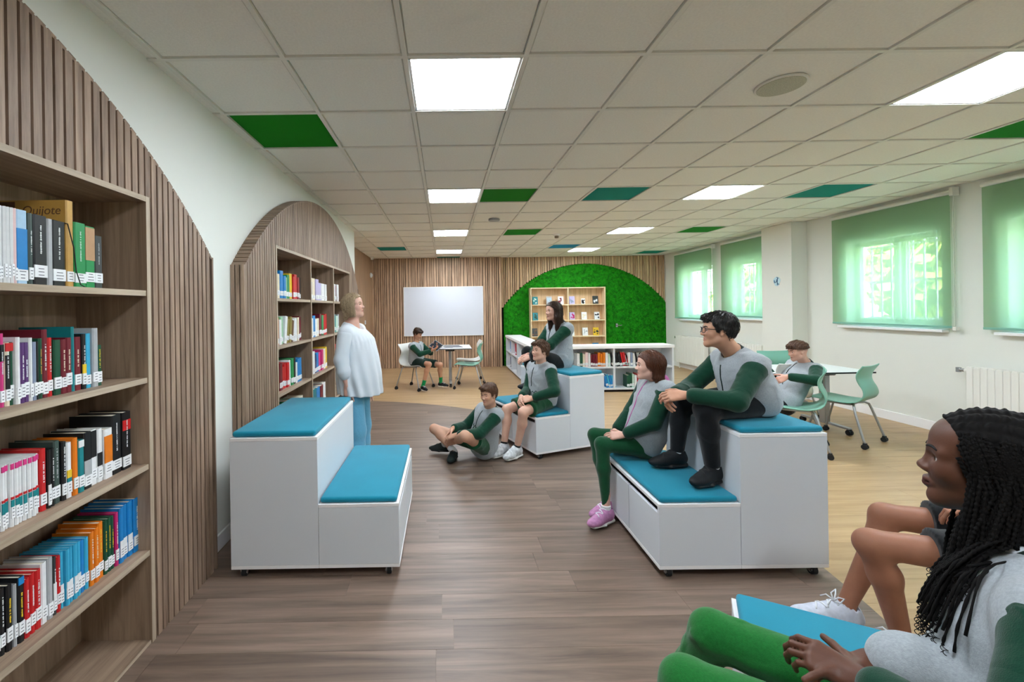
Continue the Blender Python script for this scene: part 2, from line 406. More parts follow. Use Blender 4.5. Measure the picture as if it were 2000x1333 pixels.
# ---------------------------------------------------------------- back wall slats, moss arch
FACE = YB-.05
sl = MB(); x = -1.795
SMX0, SMX1 = 1.50, 5.59
MC, MR = 3.57, 2.56
def slats(x, x1, yface, m, zlow):
    pat = [.062, .03, .03, .062, .045, .03, .03, .062]; i = 0; q = MB()
    while x < x1-.01:
        w = min(pat[i % len(pat)]*random.uniform(.9, 1.1), x1-x); i += 1
        z0 = zlow(x+w/2)
        if z0 < CEIL-.03: q.box(x, x+w, yface-.012, yface+.03, z0, CEIL)
        x += w+random.choice([.013, .013, .018])
    return q
tag(slats(-1.795, 1.43, YB-.17, 0, lambda x: 0.).build('slat_cladding', M['bslat'], wb), kind='stuff')
MB().box(-1.795, 1.43, YB-.135, YB, 0, CEIL).build('slat_backing', M['dark'], wb)
tag(slats(1.45, 5.59, YB-.03, 0, lambda x: (math.sqrt(max(MR**2-(x-MC)**2, 0)) if abs(x-MC) < 2.09 else 0.)).build('slat_cladding', M['bslat2'], wb), kind='stuff')
# moss
t = tag(empty('moss_wall_panel', (MC, YB-.02, 0)), 'large green artificial moss arch covering the slatted back wall', 'moss panel')
arc = [(2.09*math.copysign(1, k)*0+k, math.sqrt(MR*MR-k*k)) for k in np.linspace(-2.075, 2.075, 50)]
mossm = mat('moss', '#1b7c10', .8, .15, var=.5, vscale=14.)
MB().prism([(2.075, 0)]+[(a, b-.01) for a, b in arc[::-1]]+[(-2.075, 0)], -.028, 0, 'y').build('backing', mossm, t)
lv = MB()
for i in range(15000):
    a = random.uniform(-2.07, 2.07); b = random.uniform(0.01, 2.55)
    if b > math.sqrt(MR*MR-a*a)-.012 or (-1.46 < a < .45 and b < 1.98): continue
    if abs(a-.46) < .006 or abs(a-1.38) < .006: continue
    c = Vector((a, -.03, b)); s = random.uniform(.014, .03)
    d = Vector((random.gauss(0, 1), random.uniform(-.9, -.1), random.gauss(0, 1))).normalized(); e = d.orthogonal().normalized()
    e = (e*random.uniform(-1, 1)+d.cross(e)*random.uniform(-1, 1)).normalized()*s*.4
    lv.add([c-e*.6, c+d*s*.6+e, c+d*s*1.2, c+d*s*.6-e], [(0, 1, 2, 3)]); lv.m[-1] = random.choice((0, 0, 1, 2))
tag(lv.build('moss_leaves', [mossm, mat('moss_dark', '#0d6a0c', .8, .15, var=.3), mat('moss_light', '#379318', .8, .15, var=.3)], t), kind='stuff')
hd = MB().cyl((.78, -.06, .985), (0, 1, 0), .012, .06).cyl((.83, -.085, .985), (1, 0, 0), .009, .12).box(.755, .805, -.04, -.028, .94, 1.03); hd.build('door_handle', M['chrome'], t)
# whiteboard
t = tag(empty('whiteboard', (-.02, YB-.19, .795)), 'large blank white board hung on the slatted back wall', 'whiteboard')
MB().box(-.975, .975, -.012, .004, .012, 1.212).build('writing_surface', M['board'], t)
f = MB().box(-.99, .99, -.02, .006, 0, .014).box(-.99, .99, -.02, .006, 1.21, 1.224).box(-.99, -.976, -.02, .006, 0, 1.224).box(.976, .99, -.02, .006, 0, 1.224)
f.build('frame', M['whitedge'], t, bevel=.003)
# switches and sensor on the cladding
t = tag(empty('light_switch', (-1.788, 9.727, 1.19)), 'white wall switch on the wood cladding behind the woman', 'switch')
MB().box(0, .012, -.045, .045, -.045, .045).build('plate', M['whitedge'], t, bevel=.004); MB().box(.012, .017, -.025, .025, -.03, .03).build('rocker', M['white'], t, bevel=.002)
t = tag(empty('wall_sensor', (-1.788, 10.5, 2.31)), 'small round white sensor high on the wood cladding', 'sensor')
MB().cyl((.02, 0, 0), (1, 0, 0), .06, .04, 24).build('housing', M['whitedge'], t, bevel=.01); MB().cyl((.048, 0, 0), (1, 0, 0), .03, .02, 20).build('lens', M['white'], t, bevel=.005)
t = tag(empty('security_camera', (-1.70, 10.3, CEIL-.03)), 'small white device under the ceiling in the far corner', 'camera')
MB().box(-.03, .03, -.02, .03, -.05, .03).build('bracket', M['whitedge'], t, bevel=.006); MB().cyl((0, -.04, -.03), (0, 1, 0), .025, .08, 16).build('barrel', M['whitedge'], t, bevel=.005)
# blue sticker with a small bird-like drawing on the pillar
t = tag(empty('wall_sticker', (5.36, 6.93, 1.84)), 'pale blue sticker with a dark squiggle on the pillar', 'sticker')
MB().prism([(.07*math.cos(a)*(1+.15*math.sin(3*a)), .075*math.sin(a)) for a in np.linspace(0, 6.28, 24)[:-1]], -.003, 0, 'x').build('backing', mat('sticker_blue', '#bfe0ea', .5), t)
sq = MB().tube([(-.004, .05, .02), (-.004, .045, -.02), (-.004, .01, -.01), (-.004, -.01, .03), (-.004, -.03, .055), (-.004, -.005, .065)], .007, 6).tube([(-.004, -.015, .03), (-.004, -.015, -.06)], .006, 6).tube([(-.004, -.015, -.03), (-.004, -.05, -.05)], .005, 6)
sq.build('drawing', mat('sticker_ink', '#355f87', .5), t)
# radiators
def radiator(y0, y1, x, z0, z1, label):
    t = tag(empty('radiator', (x, (y0+y1)/2, z0)), label, 'radiator', 'white radiators under the windows'); w = (y1-y0)/2; h = z1-z0; n = int((y1-y0)/.06)
    fin = MB(); fin.prism([(-.0285, 0.02), (-.022, 0), (.022, 0), (.0285, .02), (.0285, h-.02), (.022, h), (-.022, h), (-.0285, h-.02)], -.045, .045, 'x'); me = fin.mesh('fin', M['rad'])
    for i in range(n): link('fin', me, t, loc=(0, -w+.03+i*.06, 0), bevel=.006)
    MB().cyl((0, 0, h-.05), (0, 1, 0), .02, 2*w, 12).cyl((0, 0, .05), (0, 1, 0), .02, 2*w, 12).build('manifold', M['rad'], t)
    MB().cyl((0, w+.03, h-.05), (0, 1, 0), .018, .08, 12).cyl((0, w+.06, h-.05), (0, 0, 1), .022, .05, 12).build('valve', M['chrome'], t)
    MB().cyl((0, w-.1, -z0/2), (0, 0, 1), .012, z0, 10).cyl((0, -w+.1, -z0/2), (0, 0, 1), .012, z0, 10).build('pipe', M['rad'], t)
radiator(2.9, 4.56, 5.52, .13, .80, 'white panel radiator under the nearest blind, behind the braided girl')
radiator(7.45, 8.3, 5.52, .13, .76, 'white radiator under the blind just beyond the pillar')
radiator(9.1, 10.25, 5.52, .13, .76, 'white radiator in the far corner beside the moss arch')
# ---------------------------------------------------------------- arched slatted bookcases
FX = -1.345
SZ = [.015, .422, .812, 1.203, 1.597]; STOP = 2.012
def arched_bookcase(yc, kk, label, side):
    t = tag(empty('arched_bookcase', (0, 0, 0)), label, 'bookcase', 'arched slatted bookcases on the white wall')
    # backing board with the opening cut out
    def arcp(n, r): return [(yc+r*math.sin(a), r*math.cos(a)) for a in np.linspace(-math.asin(AH/AR), math.asin(AH/AR), n)]
    b = MB(); ya, yb_ = kk[0]-.018, kk[3]+.018
    n = 80
    for i in range(n):
        y0, y1 = yc-AH+2*AH*i/n, yc-AH+2*AH*(i+1)/n
        z0, z1 = math.sqrt(AR**2-(y0-yc)**2), math.sqrt(AR**2-(y1-yc)**2)
        ins = ya <= (y0+y1)/2 <= yb_; lo = STOP+.012 if ins else 0.
        b.prism([(y0, lo), (y1, lo), (y1, z1-.006), (y0, z0-.006)], XL, FX-.02, 'x')
    b.build('backing_board', M['dark'], t)
    # face slats
    p = .041; i0 = int(math.ceil((yc-AH)/p)); y = yc-AH+.002
    while y+.03 < yc+AH+.004:
        z0 = STOP+.012 if (y+.03 > ya and y < yb_) else .0
        yy1 = min(y+.0305, yc+AH)
        za, zb = math.sqrt(AR**2-(y-yc)**2), math.sqrt(max(AR**2-(yy1-yc)**2, 0))
        cut = [(y, z0), (yy1, z0), (yy1, zb), (y, za)]
        if (y < ya < yy1) or (y < yb_ < yy1):
            e = ya if y < ya < yy1 else yb_; ze = math.sqrt(AR**2-(e-yc)**2); h = STOP+.012
            cut = [(y, 0 if e == ya else h), (e, 0 if e == ya else h), (e, h if e == ya else 0), (yy1, h if e == ya else 0), (yy1, zb), (y, za)]
        MB().prism(cut, FX-.02, FX, 'x').build('slat', M['slat'], t)
        y += p
    # returns and curved top
    for sgn in (-1, 1):
        ye = yc+sgn*AH; zt = math.sqrt(AR**2-AH**2)
        for k in range(3):
            x0 = XL+.003+k*.033
            MB().box(x0, x0+.026, min(ye, ye+sgn*.014), max(ye, ye+sgn*.014), 0, zt+.01).build('edge_slat', M['slat'], t)
    half = math.asin(AH/AR); na = 100
    for k in range(na):
        a = -half+2*half*(k+.1)/na; a2 = -half+2*half*(k+.90)/na
        q = [(yc+r*math.sin(s), r*math.cos(s)) for s, r in ((a, AR-.008), (a2, AR-.008), (a2, AR+.006), (a, AR+.006))]
        MB().prism(q, XL, FX-.001, 'x').build('edge_slat', M['slatx'], t)
    # carcass
    D = .33; xb = FX-D
    MB().box(xb, xb+.01, kk[0], kk[3], 0, STOP).build('back_panel', M['shelfz'], t)
    def board(nm, x0, x1, y0, y1, z0, z1, m, me, front):
        o = MB().box(x0, x1-.0015, y0, y1, z0, z1).build(nm, M[m], t)
        e = MB().box(x1-.0015, x1, y0, y1, z0, z1).build('edge_band', M[me], o)
    for k, y in enumerate(kk):
        board('side_panel' if k in (0, 3) else 'divider', xb, FX+.002, y-.012, y+.012, 0, STOP+.012, 'shelfz', 'edgez', 1)
    for c in range(3):
        for z in SZ: board('shelf', xb+.01, FX-.004, kk[c]+.012, kk[c+1]-.012, z-.024, z, 'shelf', 'edge', 1)
        board('top_panel', xb+.01, FX+.001, kk[c]+.012, kk[c+1]-.012, STOP-.012, STOP+.012, 'shelf', 'edge', 1)
    return t
arched_bookcase(A1, k1, 'tall arched slatted bookcase nearest the camera, cut off by the photo edge', 1)
arched_bookcase(A2, k2, 'farther arched slatted bookcase behind the standing woman', -1)
# ---------------------------------------------------------------- books
BM = {}
NAMES = {}
def bmat(h):
    if h not in BM: BM[h] = mat('book_cover_'+h.strip('#'), h, .38, .45, var=.06, vscale=30.)
    return BM[h]
PAL = dict(white='#e6e9ea', cream='#e3d9c0', black='#15171a', dgrey='#34393a', red='#c21d22', maroon='#6d1426', darkred='#8f1a22', orange='#e07a12', yellow='#e6c22e', tan='#c49a4e', brown='#6b4a30', olive='#8a7b3a',
           green='#0f8a4a', dgreen='#0b4a33', ltgreen='#8fc79a', teal='#117f86', cyan='#37a9cf', blue='#157fc4', navy='#1b2f63', ltblue='#a9cbe4', purple='#58356f', lilac='#b9b2d8', pink='#d0357f', magenta='#c01f6a', palepink='#eccfcf', grey='#a9adb0', slate='#3c4f4a', mint='#bfe0cf', bluegrey='#8d9bb4', kraft='#b58d66')
CN = dict(dgrey='dark grey', darkred='dark red', dgreen='dark green', ltgreen='light green', ltblue='light blue', palepink='pale pink', bluegrey='blue-grey', kraft='brown-kraft')
ORD = ['first', 'second', 'third', 'fourth', 'fifth', 'sixth', 'seventh', 'eighth', 'ninth', 'tenth', 'eleventh', 'twelfth', 'thirteenth', 'fourteenth', 'fifteenth', 'sixteenth', 'seventeenth', 'eighteenth', 'nineteenth', 'twentieth', 'twenty-first', 'twenty-second', 'twenty-third', 'twenty-fourth', 'twenty-fifth', 'twenty-sixth', 'twenty-seventh', 'twenty-eighth', 'twenty-ninth', 'thirtieth']
def book(loc, th, h, d, col, rz=0., lean=0., label='', group=None, sticker=True, deco=None, title=True, tcol='white', small=False):
    """A book standing on its bottom edge: spine faces +X, thickness along Y."""
    t = tag(empty('book', loc, rz), label, 'book', group); t.rotation_euler = (lean, 0, rz)
    b = .0022; cov = MB(); y0, y1 = -th/2+.0004, th/2-.0004
    cov.prism([(-d, y0), (-.004, y0), (0, y0+.004), (0, y1-.004), (-.004, y1), (-d, y1), (-d, y1-b), (-b*1.6, y1-b), (-b*1.6, y0+b), (-d, y0+b)], 0, h, 'z')
    mats = [bmat(PAL[col])]; cov.build('cover', mats, t)
    MB().box(-d+.005, -b*1.6, y0+b, y1-b, .004, h-.005).build('pages', M['paper'], t)
    if deco:
        for (c2, z0, z1) in deco:
            MB().box(-.003, .0006, y0+.0012, y1-.0012, h*z0, h*z1).build('spine_band', bmat(PAL[c2]), t)
    if sticker and th > .008:
        z0 = random.uniform(.012, .03); sh = random.uniform(.036, .045)
        q = MB().box(-.003, .0013, y0+.0008, y1-.0008, z0, z0+sh); q.mi = 1
        for k in range(3):
            w = (y1-y0)*random.uniform(.35, .6); q.box(.0013, .0016, -w/2, w/2, z0+.007+k*.011, z0+.0095+k*.011)
        q.build('spine_label', [M['label'], M['ink']], t)
    if title and not small and th > .014:
        q = MB(); z = h*random.uniform(.38, .46); ze = h*random.uniform(.72, .9); w = min(th*.22, .006)
        while z < ze:
            l = random.uniform(.002, .005); q.box(-.002, .0014, -w/2*random.uniform(.6, 1), w/2*random.uniform(.6, 1), z, z+l); z += l+random.choice([.0012, .0012, .0012, .005])
        q.build('title_print', bmat(PAL[tcol]), t)
    return t
def row_px(v, z, rows, where, grp, xsp=-1.405):
    """rows: list right-to-left along the shelf: (u0,u1,colour,height,opts)"""
    cnt = len(rows)
    for i, (u0, u1, col, h, op) in enumerate(rows):
        ya, yb = Lp(u0, v, xsp).y, Lp(u1, v, xsp).y
        o = dict(op); dep = o.pop('d', min(.235, h*.72)); desc = o.pop('desc', '')
        th = yb-ya; ln = o.pop('lean', 0.)
        lab = f"{CN.get(col, col)} book{desc}, {ORD[i]} from right in {where}"
        book((xsp+random.uniform(-.006, .004), (ya+yb)/2, z+.0005), th, h, dep, col, 0., ln, lab, grp, **o)
N_ = {}
T1 = [(186, 201, 'dgrey', .215, dict(desc=' with specks', tcol='grey')), (167, 186, 'green', .245, dict(deco=[('kraft', .45, .98)], desc=' with a tan strip', title=False)), (145, 167, 'green', .25, dict(tcol='mint')),
      (130, 144, 'tan', .325, dict(d=.27, title=False, desc=' taller than the rest')), (105, 130, 'black', .24, {}), (93, 104, 'grey', .24, dict(sticker=False, title=False)), (67, 93, 'black', .245, {}), (57, 66, 'slate', .245, {}),
      (35, 57, 'ltblue', .25, dict(deco=[('blue', .2, .75)], title=False)), (29, 35, 'palepink', .25, dict(title=False))]+[(29-6.2*(k+1), 29-6.2*k, 'white', .25, dict(desc=f', plain spine', title=False)) for k in range(9)]
T2 = [(192, 201, 'dgreen', .165, dict(tcol='yellow')), (181, 192, 'grey', .235, dict(title=False)), (171, 181, 'cyan', .215, dict(title=False)), (162, 170, 'black', .215, dict(deco=[('yellow', .2, .45)])), (149, 162, 'maroon', .205, dict(desc=' with pale lettering', tcol='cream')), (143, 149, 'teal', .245, dict(d=.2, sticker=False)), (132, 143, 'maroon', .205, dict(tcol='cream')),
      (122, 132, 'maroon', .2, dict(tcol='cream')), (108, 122, 'dgreen', .2, dict(title=False)), (98, 107, 'red', .21, {}), (87, 98, 'maroon', .24, dict(d=.22)), (79, 87, 'dgreen', .21, dict(tcol='tan')), (72, 79, 'black', .2, dict(tcol='tan')), (66, 72, 'bluegrey', .2, dict(title=False)),
      (59, 66, 'white', .215, dict(title=False)), (49, 59, 'purple', .2, {}), (40, 49, 'purple', .2, {}), (31, 40, 'white', .22, dict(title=False)), (23, 31, 'dgreen', .205, dict(deco=[('red', .86, .99)], tcol='tan')), (12, 22, 'cream', .205, dict(deco=[('black', .15, .8), ('red', .86, .99)])), (2, 11, 'pink', .235, dict(deco=[('black', .62, .85)])), (-12, 1, 'teal', .21, {})]
T3 = [(241, 257, 'black', .25, dict(deco=[('red', .68, .86)], desc=' with a red emblem')), (222, 240, 'black', .25, dict(desc=' with a pale emblem')), (205, 221, 'white', .205, dict(deco=[('orange', .18, .86)], title=False)), (194, 204, 'white', .215, dict(deco=[('black', .3, .55)], title=False)), (181, 193, 'white', .22, dict(deco=[('black', .5, .98)], title=False)), (165, 180, 'black', .22, dict(deco=[('grey', .16, .5)], title=False)), (153, 164, 'teal', .2, dict(deco=[('white', .86, .99)], title=False)),
      (143, 152, 'orange', .215, dict(title=False)), (132, 142, 'white', .205, dict(deco=[('teal', .16, .36), ('yellow', .36, .5)], title=False)), (122, 131, 'black', .215, {}), (109, 121, 'slate', .225, dict(tcol='grey')), (101, 108, 'black', .205, {}), (93, 100, 'black', .205, dict(deco=[('white', .05, .4)])), (80, 92, 'red', .215, {})]+\
     [(80-8.6*(k+1), 80-8.6*k-.8, 'white', .205, dict(deco=[('pink', .9, .99), ('teal', .2, .42), ('red', .43, .47)], title=False)) for k in range(10)]
T4 = [(262, 274, 'blue', .24, {}), (252, 261, 'blue', .24, dict(deco=[('white', .1, .4)], title=False)), (244, 252, 'blue', .235, dict(deco=[('white', .1, .4)], title=False)), (235, 243, 'blue', .235, dict(deco=[('white', .1, .4)], title=False)), (228, 234, 'magenta', .225, {}), (221, 227, 'dgreen', .22, dict(tcol='yellow')), (214, 221, 'dgreen', .22, dict(tcol='yellow')), (207, 213, 'dgreen', .22, dict(tcol='yellow')),
      (196, 206, 'orange', .225, dict(tcol='yellow')), (187, 195, 'orange', .215, dict(tcol='cream')), (178, 186, 'orange', .21, {}), (170, 177, 'cyan', .2, dict(title=False)), (161, 169, 'blue', .2, dict(title=False))]+[(161-8.*(k+1), 161-8.*k-.8, 'cyan', .205, dict(deco=[('white', .12, .42)], title=False)) for k in range(5)]+\
     [(112, 120, 'red', .2, {}), (105, 112, 'dgrey', .205, dict(deco=[('white', .1, .55)])), (94, 104, 'grey', .215, dict(title=False)), (81, 93, 'white', .21, dict(title=False)), (69, 80, 'red', .2, {}), (58, 68, 'red', .2, {}), (47, 57, 'red', .195, {}), (34, 46, 'black', .215, dict(deco=[('blue', .88, .99)], tcol='yellow')), (26, 33, 'grey', .2, dict(title=False)), (13, 25, 'black', .21, dict(tcol='yellow')), (2, 12, 'black', .21, {}), (-9, 1, 'mint', .205, dict(title=False))]
row_px(555, SZ[4], T1, 'top row, nearest bookcase', 'books on the top shelf of the nearest bookcase')
row_px(760, SZ[3], T2, 'second row, nearest bookcase', 'books on the second shelf of the nearest bookcase')
row_px(945, SZ[2], T3, 'third row, nearest bookcase', 'books on the third shelf of the nearest bookcase')
row_px(1140, SZ[1], T4, 'lowest row, nearest bookcase', 'books on the fourth shelf of the nearest bookcase')
# cover lettering of the tall tan book, and its ribbon
tb_ = [o for o in bpy.data.objects if o.get('label', '').startswith('tan book')][0]
try:
    fc = bpy.data.curves.new('t', 'FONT'); fc.body = 'Quijote'; fc.size = .046; fc.extrude = .0005; fc.shear = .15
    fo = bpy.data.objects.new('t', fc); C.objects.link(fo); bpy.context.view_layer.update()
    me = bpy.data.meshes.new_from_object(fo.evaluated_get(bpy.context.evaluated_depsgraph_get())); bpy.data.objects.remove(fo)
    th_ = tb_.children[0].bound_box; ymin = min(p[1] for p in th_)
    me.materials.append(bmat(PAL['brown'])); o = link('cover_title', me, tb_); o.rotation_euler = (math.pi/2, 0, 0); o.location = (-.165, ymin-.0006, .272)
except Exception as e: print('font', e)
ymin = min(p[1] for p in tb_.children[0].bound_box)
MB().box(-.268, -.19, ymin-.0008, ymin, .005, .32).build('cloth_strip', bmat(PAL['brown']), tb_)
MB().tube([(-.05, ymin-.003, .25), (.006, ymin-.002, .235), (.009, .004, .15), (.011, .012, .06), (.02, .02, .01), (.05, .022, -.008)], .0022, 6).build('ribbon_bookmark', M['black'], tb_)
# books in the farther arched bookcase
CELL = [
 (0, 4, 'white palepink cream blue blue ltgreen green yellow red red darkred black'), (0, 3, 'dgreen brown orange white ltgreen white olive olive brown dgreen white white cream maroon maroon'),
 (0, 2, 'white yellow yellow maroon red red red white green black white blue blue'), (1, 4, 'white grey cream lilac lilac white white'), (1, 3, 'orange red white blue white cream maroon green red red'),
 (1, 2, 'dgreen green white navy blue pink magenta cream yellow'), (1, 1, 'cream maroon teal blue maroon white'), (0, 1, 'white red blue green cream'), (2, 4, 'black maroon white maroon white'), (2, 3, 'white grey teal mint grey'), (2, 2, 'blue white red cream')]
CW = ['lowest visible', 'lowest', 'third', 'second', 'top']; CCN = ['nearest', 'middle', 'farthest']
for (c, s, txt) in CELL:
    y = k2[c]+.022; ln = 0.
    names = txt.split()
    for i, nm in enumerate(names):
        th = (.72 if c < 2 else .42)/len(names)*random.uniform(.8, 1.2); h = random.uniform(.19, .245)
        ln = -.16 if (c, s) == (0, 3) and 4 < i < 9 else 0.
        book((-1.40+random.uniform(-.01, .006), y+th/2+(.03 if ln else 0), SZ[s]+.0005), th, h, random.uniform(.14, .17), nm, 0, ln,
             f"{CN.get(nm, nm)} book, {ORD[i]} from the near end, {CCN[c]} column, {['bottom','fourth','third','second','top'][s]} cell behind woman" , f"books in the {CCN[c]} column, {['bottom','fourth','third','second','top'][s]} compartment of the far arched bookcase", small=True)
        y += th+.001
# ---------------------------------------------------------------- stepped benches
def bench(ox, oy, rz, flip, label, W=.93, L=.95, gap=True, wl=.455, low=False):
    """profile along local x (0 = front of the low tier), length along local y (0..L)"""
    t = tag(empty('stepped_bench', (ox, oy, 0), rz), label, 'bench', 'white stepped benches on casters'); s = -1 if flip else 1
    HL, HT, Z0 = .410, .787, .054; th = .019
    def bx(nm, x0, x1, y0, y1, z0, z1, m='white', par=t, bev=.0015):
        x0, x1 = sorted((s*x0, s*x1)); return MB().box(x0, x1, y0, y1, z0, z1).build(nm, M[m], par, bevel=bev)
    for y in (0, L-th):
        bx('side_panel', .001, wl-.001, y, y+th, Z0+.02, HL-.02)
        if not low: bx('side_panel', wl+.001, W, y, y+th, Z0+.02, HT-.02)
    bx('base_panel', 0, wl-.0005, 0, L, Z0, Z0+.019, 'whitedge')
    bx('low_top_panel', 0, wl, 0, L, HL-.019, HL, 'whitedge')
    if low: bx('rear_panel', wl-.02, wl-.002, th, L-th, Z0+.02, HL-.02)
    else:
      bx('base_panel', wl+.0005, W, 0, L, Z0, Z0+.019, 'whitedge'); bx('high_top_panel', wl, W, 0, L, HT-.019, HT, 'whitedge')
      bx('riser_panel', wl+.002, wl+.02, th, L-th, HL, HT-.02); bx('rear_panel', W-.02, W-.002, th, L-th, Z0+.02, HT-.02)
    if gap:
        bx('inner_lining', .03, .04, th, L-th, Z0+.02, HL-.02, 'black')
        for (a, b) in ((th+.001, L/2-.004), (L/2+.004, L-th-.001)): bx('front_panel', .002, .02, a, b, Z0+.02, HL-.055)
    else: bx('front_panel', .002, .02, th, L-th, Z0+.02, HL-.02)
    def cushion(x0, x1, z):
        x0, x1 = sorted((s*x0, s*x1)); n = 10; m = MB(); y0, y1 = .009, L-.009
        m.add([(x0, y0, z+.0006), (x1, y0, z+.0006), (x1, y1, z+.0006), (x0, y1, z+.0006), (x0, y0, z+.034), (x1, y0, z+.034), (x1, y1, z+.034), (x0, y1, z+.034)], [(3, 2, 1, 0), (0, 1, 5, 4), (1, 2, 6, 5), (2, 3, 7, 6), (3, 0, 4, 7), (4, 5, 6, 7)])
        o = m.build('cushion', M['teal'], t, bevel=.016, seg=4); smooth(o); return o
    cushion(.012, wl-.006, HL)
    if low: W = wl
    else: cushion(wl+.012, W-.008, HT)
    for x in (.062, W-.062):
        for y in (.045, L-.045):
            c = MB().box(s*x-.025, s*x+.025, y-.025, y+.025, .056, .064).box(s*x-.02, s*x-.014, y-.022, y+.012, .02, .058).box(s*x+.014, s*x+.02, y-.022, y+.012, .02, .058)
            o = c.build('caster', M['chrome'], t)
            w = MB().cyl((s*x, y-.008, .0275), (1, 0, 0), .027, .024, 18); w.mi = 1; w.cyl((s*x, y-.008, .0275), (1, 0, 0), .014, .028, 14); w.build('wheel', [M['rubber'], M['whitedge']], o)
    return t
bench(-.270, 2.415, 0., True, 'stepped white bench with two blue cushions, empty, beside the nearest bookcase', W=.94, wl=.45)
bench(1.150, 2.345, -.008, False, 'stepped white bench under the boy with glasses', W=.92, wl=.445, L=.80)
b2 = bench(.872, 4.19, .36, False, 'stepped white bench turned at an angle under the curly-haired boy', W=.83, wl=.40, L=.95)
BD = math.atan2(-.49, .87)
b4 = bench(1.035+.49*-.93, 1.575-.87*.93, BD, False, 'low white bench with blue-green cushion under the braided girl', wl=.60, L=.95, low=True, gap=False)
b5 = bench(2.26, 1.45, BD+.02, False, 'stepped bench at the photo edge under the bare-legged pupil', W=.93, wl=.45, L=.95)
# ---------------------------------------------------------------- white low bookcases (L)
def white_case(ox, oy, rz, W, D, H, nb, label, group):
    """opening towards local -y; length along local x"""
    t = tag(empty('low_bookcase', (ox, oy, 0), rz), label, 'bookcase', group); th = .03
    def bx(nm, *a, m='white'): return MB().box(*a).build(nm, M[m], t, bevel=.002)
    bx('top_panel', -.01, W+.01, -.01, D, H-.05, H, m='whitedge'); bx('bottom_panel', 0, W, 0, D, .04, .07); bx('plinth', .01, W-.01, .03, D-.02, 0, .04, m='dark'); bx('back_panel', 0, W, D-.012, D, .07, H-.05)
    for i in range(nb+1):
        x = (W-th)*i/nb; bx('upright', x, x+th, 0, D-.012, .07, H-.05)
        if i < nb: bx('shelf', x+th, (W-th)*(i+1)/nb, .01, D-.012, .41, .44)
    return t
white_case(1.88, 7.42, 0., 2.06, .38, .80, 2, 'low white bookcase facing the camera in front of the moss arch', 'low white bookcases')
white_case(1.50, 10.62, -math.pi/2, 3.19, .37, .80, 4, 'low white bookcase running back towards the moss arch, side on', 'low white bookcases')
def fbook(x, y, z, th, h, d, col, lean, label, grp):       # spine faces the camera (-Y)
    t = book((x, y, z), th, h, d, col, -math.pi/2, 0, label, grp, small=True)
    t.rotation_euler = (0, lean, 0) ; t.rotation_mode = 'XYZ'
    t.matrix_basis = Matrix.Translation((x, y, z)) @ Matrix.Rotation(lean, 4, 'Y') @ Matrix.Rotation(-math.pi/2, 4, 'Z')
    return t
def fshelf(u0, z, names, where, ths=None, y=7.46):
    x = Wp(u0, 700, y).x
    for i, nm in enumerate(names.split()):
        ln = 0.
        if nm.endswith('/'): nm = nm[:-1]; ln = -.22
        th = random.uniform(.03, .05)
        fbook(x+th/2+(-.0 if not ln else .02), y, z+.0005, th, random.uniform(.2, .25), .17, nm, ln, f"{CN.get(nm, nm)} book, {ORD[i]} from the left in {where}", 'books in '+where)
        x += th+.004
fshelf(1127, .44, 'white dgreen cream palepink white maroon maroon maroon orange orange orange white mint black/ black/ black/ black/ red/ red/ red/', 'upper left bay of white bookcase')
fshelf(1221, .44, 'grey white bluegrey white black/ grey/ black/ slate/ white', 'upper right bay of white bookcase')
fshelf(1182, .07, 'blue/ cyan/ blue/ cyan/', 'lower left bay of white bookcase')
fshelf(1224, .07, 'dgreen dgreen mint white red red teal cyan dgrey', 'lower right bay of white bookcase')
for (y, z, nm) in ((10.2, .44, 'blue'), (9.5, .44, 'pink'), (9.45, .44, 'maroon'), (9.40, .44, 'red'), (8.6, .44, 'palepink'), (10.2, .07, 'navy'), (9.3, .07, 'black'), (9.24, .07, 'navy')):
    book((1.545, y, z+.0005), .045, .24, .17, nm, math.pi, 0, f"{CN.get(nm,nm)} book in side-on white bookcase, {'upper' if z > .2 else 'lower'} shelf, {dict(blue='in the end bay', pink='first of three', maroon='second of three', red='third of three', palepink='standing alone', navy='with dark spine', black='darkest').get(nm)}{' (end bay)' if y > 10 else ''}", 'books in the side-on white bookcase', small=True)
# ---------------------------------------------------------------- display shelf on the moss
t = tag(empty('display_shelf', (3.07, YB-.02, 0)), 'pale pine display bookcase with front-facing books on the moss arch', 'bookcase'); w = .93; dp = .24
MB().box(-w, w, -.03, -.02, .3, 1.95).build('back_panel', M['pine'], t)
for x in (-w, -.012, w-.024): MB().box(x, x+.024, -dp, -.03, .3, 1.955).build('upright', M['pinee'], t, bevel=.002)
DSZ = [.34, .745, 1.145, 1.535]
for z in DSZ+[1.955]:
    for (a, b) in ((-w+.024, -.012), (.012, w-.024)): MB().box(a, b, -dp, -.03, z-.024, z).build('shelf', M['pinee'], t, bevel=.002)
DB = [(3, -.80, 'teal', 'mint', .2), (3, -.45, 'grey', 'ltblue', .2), (3, -.16, 'white', 'maroon', .2), (3, .12, 'lilac', 'bluegrey', .2), (3, .40, 'white', 'black', .14), (3, .71, 'dgrey', 'white', .2),
      (2, -.80, 'teal', 'dgreen', .19), (2, .12, 'lilac', 'magenta', .19), (2, .42, 'white', 'cream', .19), (2, .74, 'white', 'black', .19), (1, -.82, 'dgrey', 'brown', .2), (1, .44, 'white', 'grey', .2), (1, .71, 'yellow', 'dgrey', .2), (1, .1, 'white', 'grey', .2), (0, .40, 'orange', 'white', .2), (0, .70, 'blue', 'white', .22), (0, .1, 'mint', 'white', .2)]
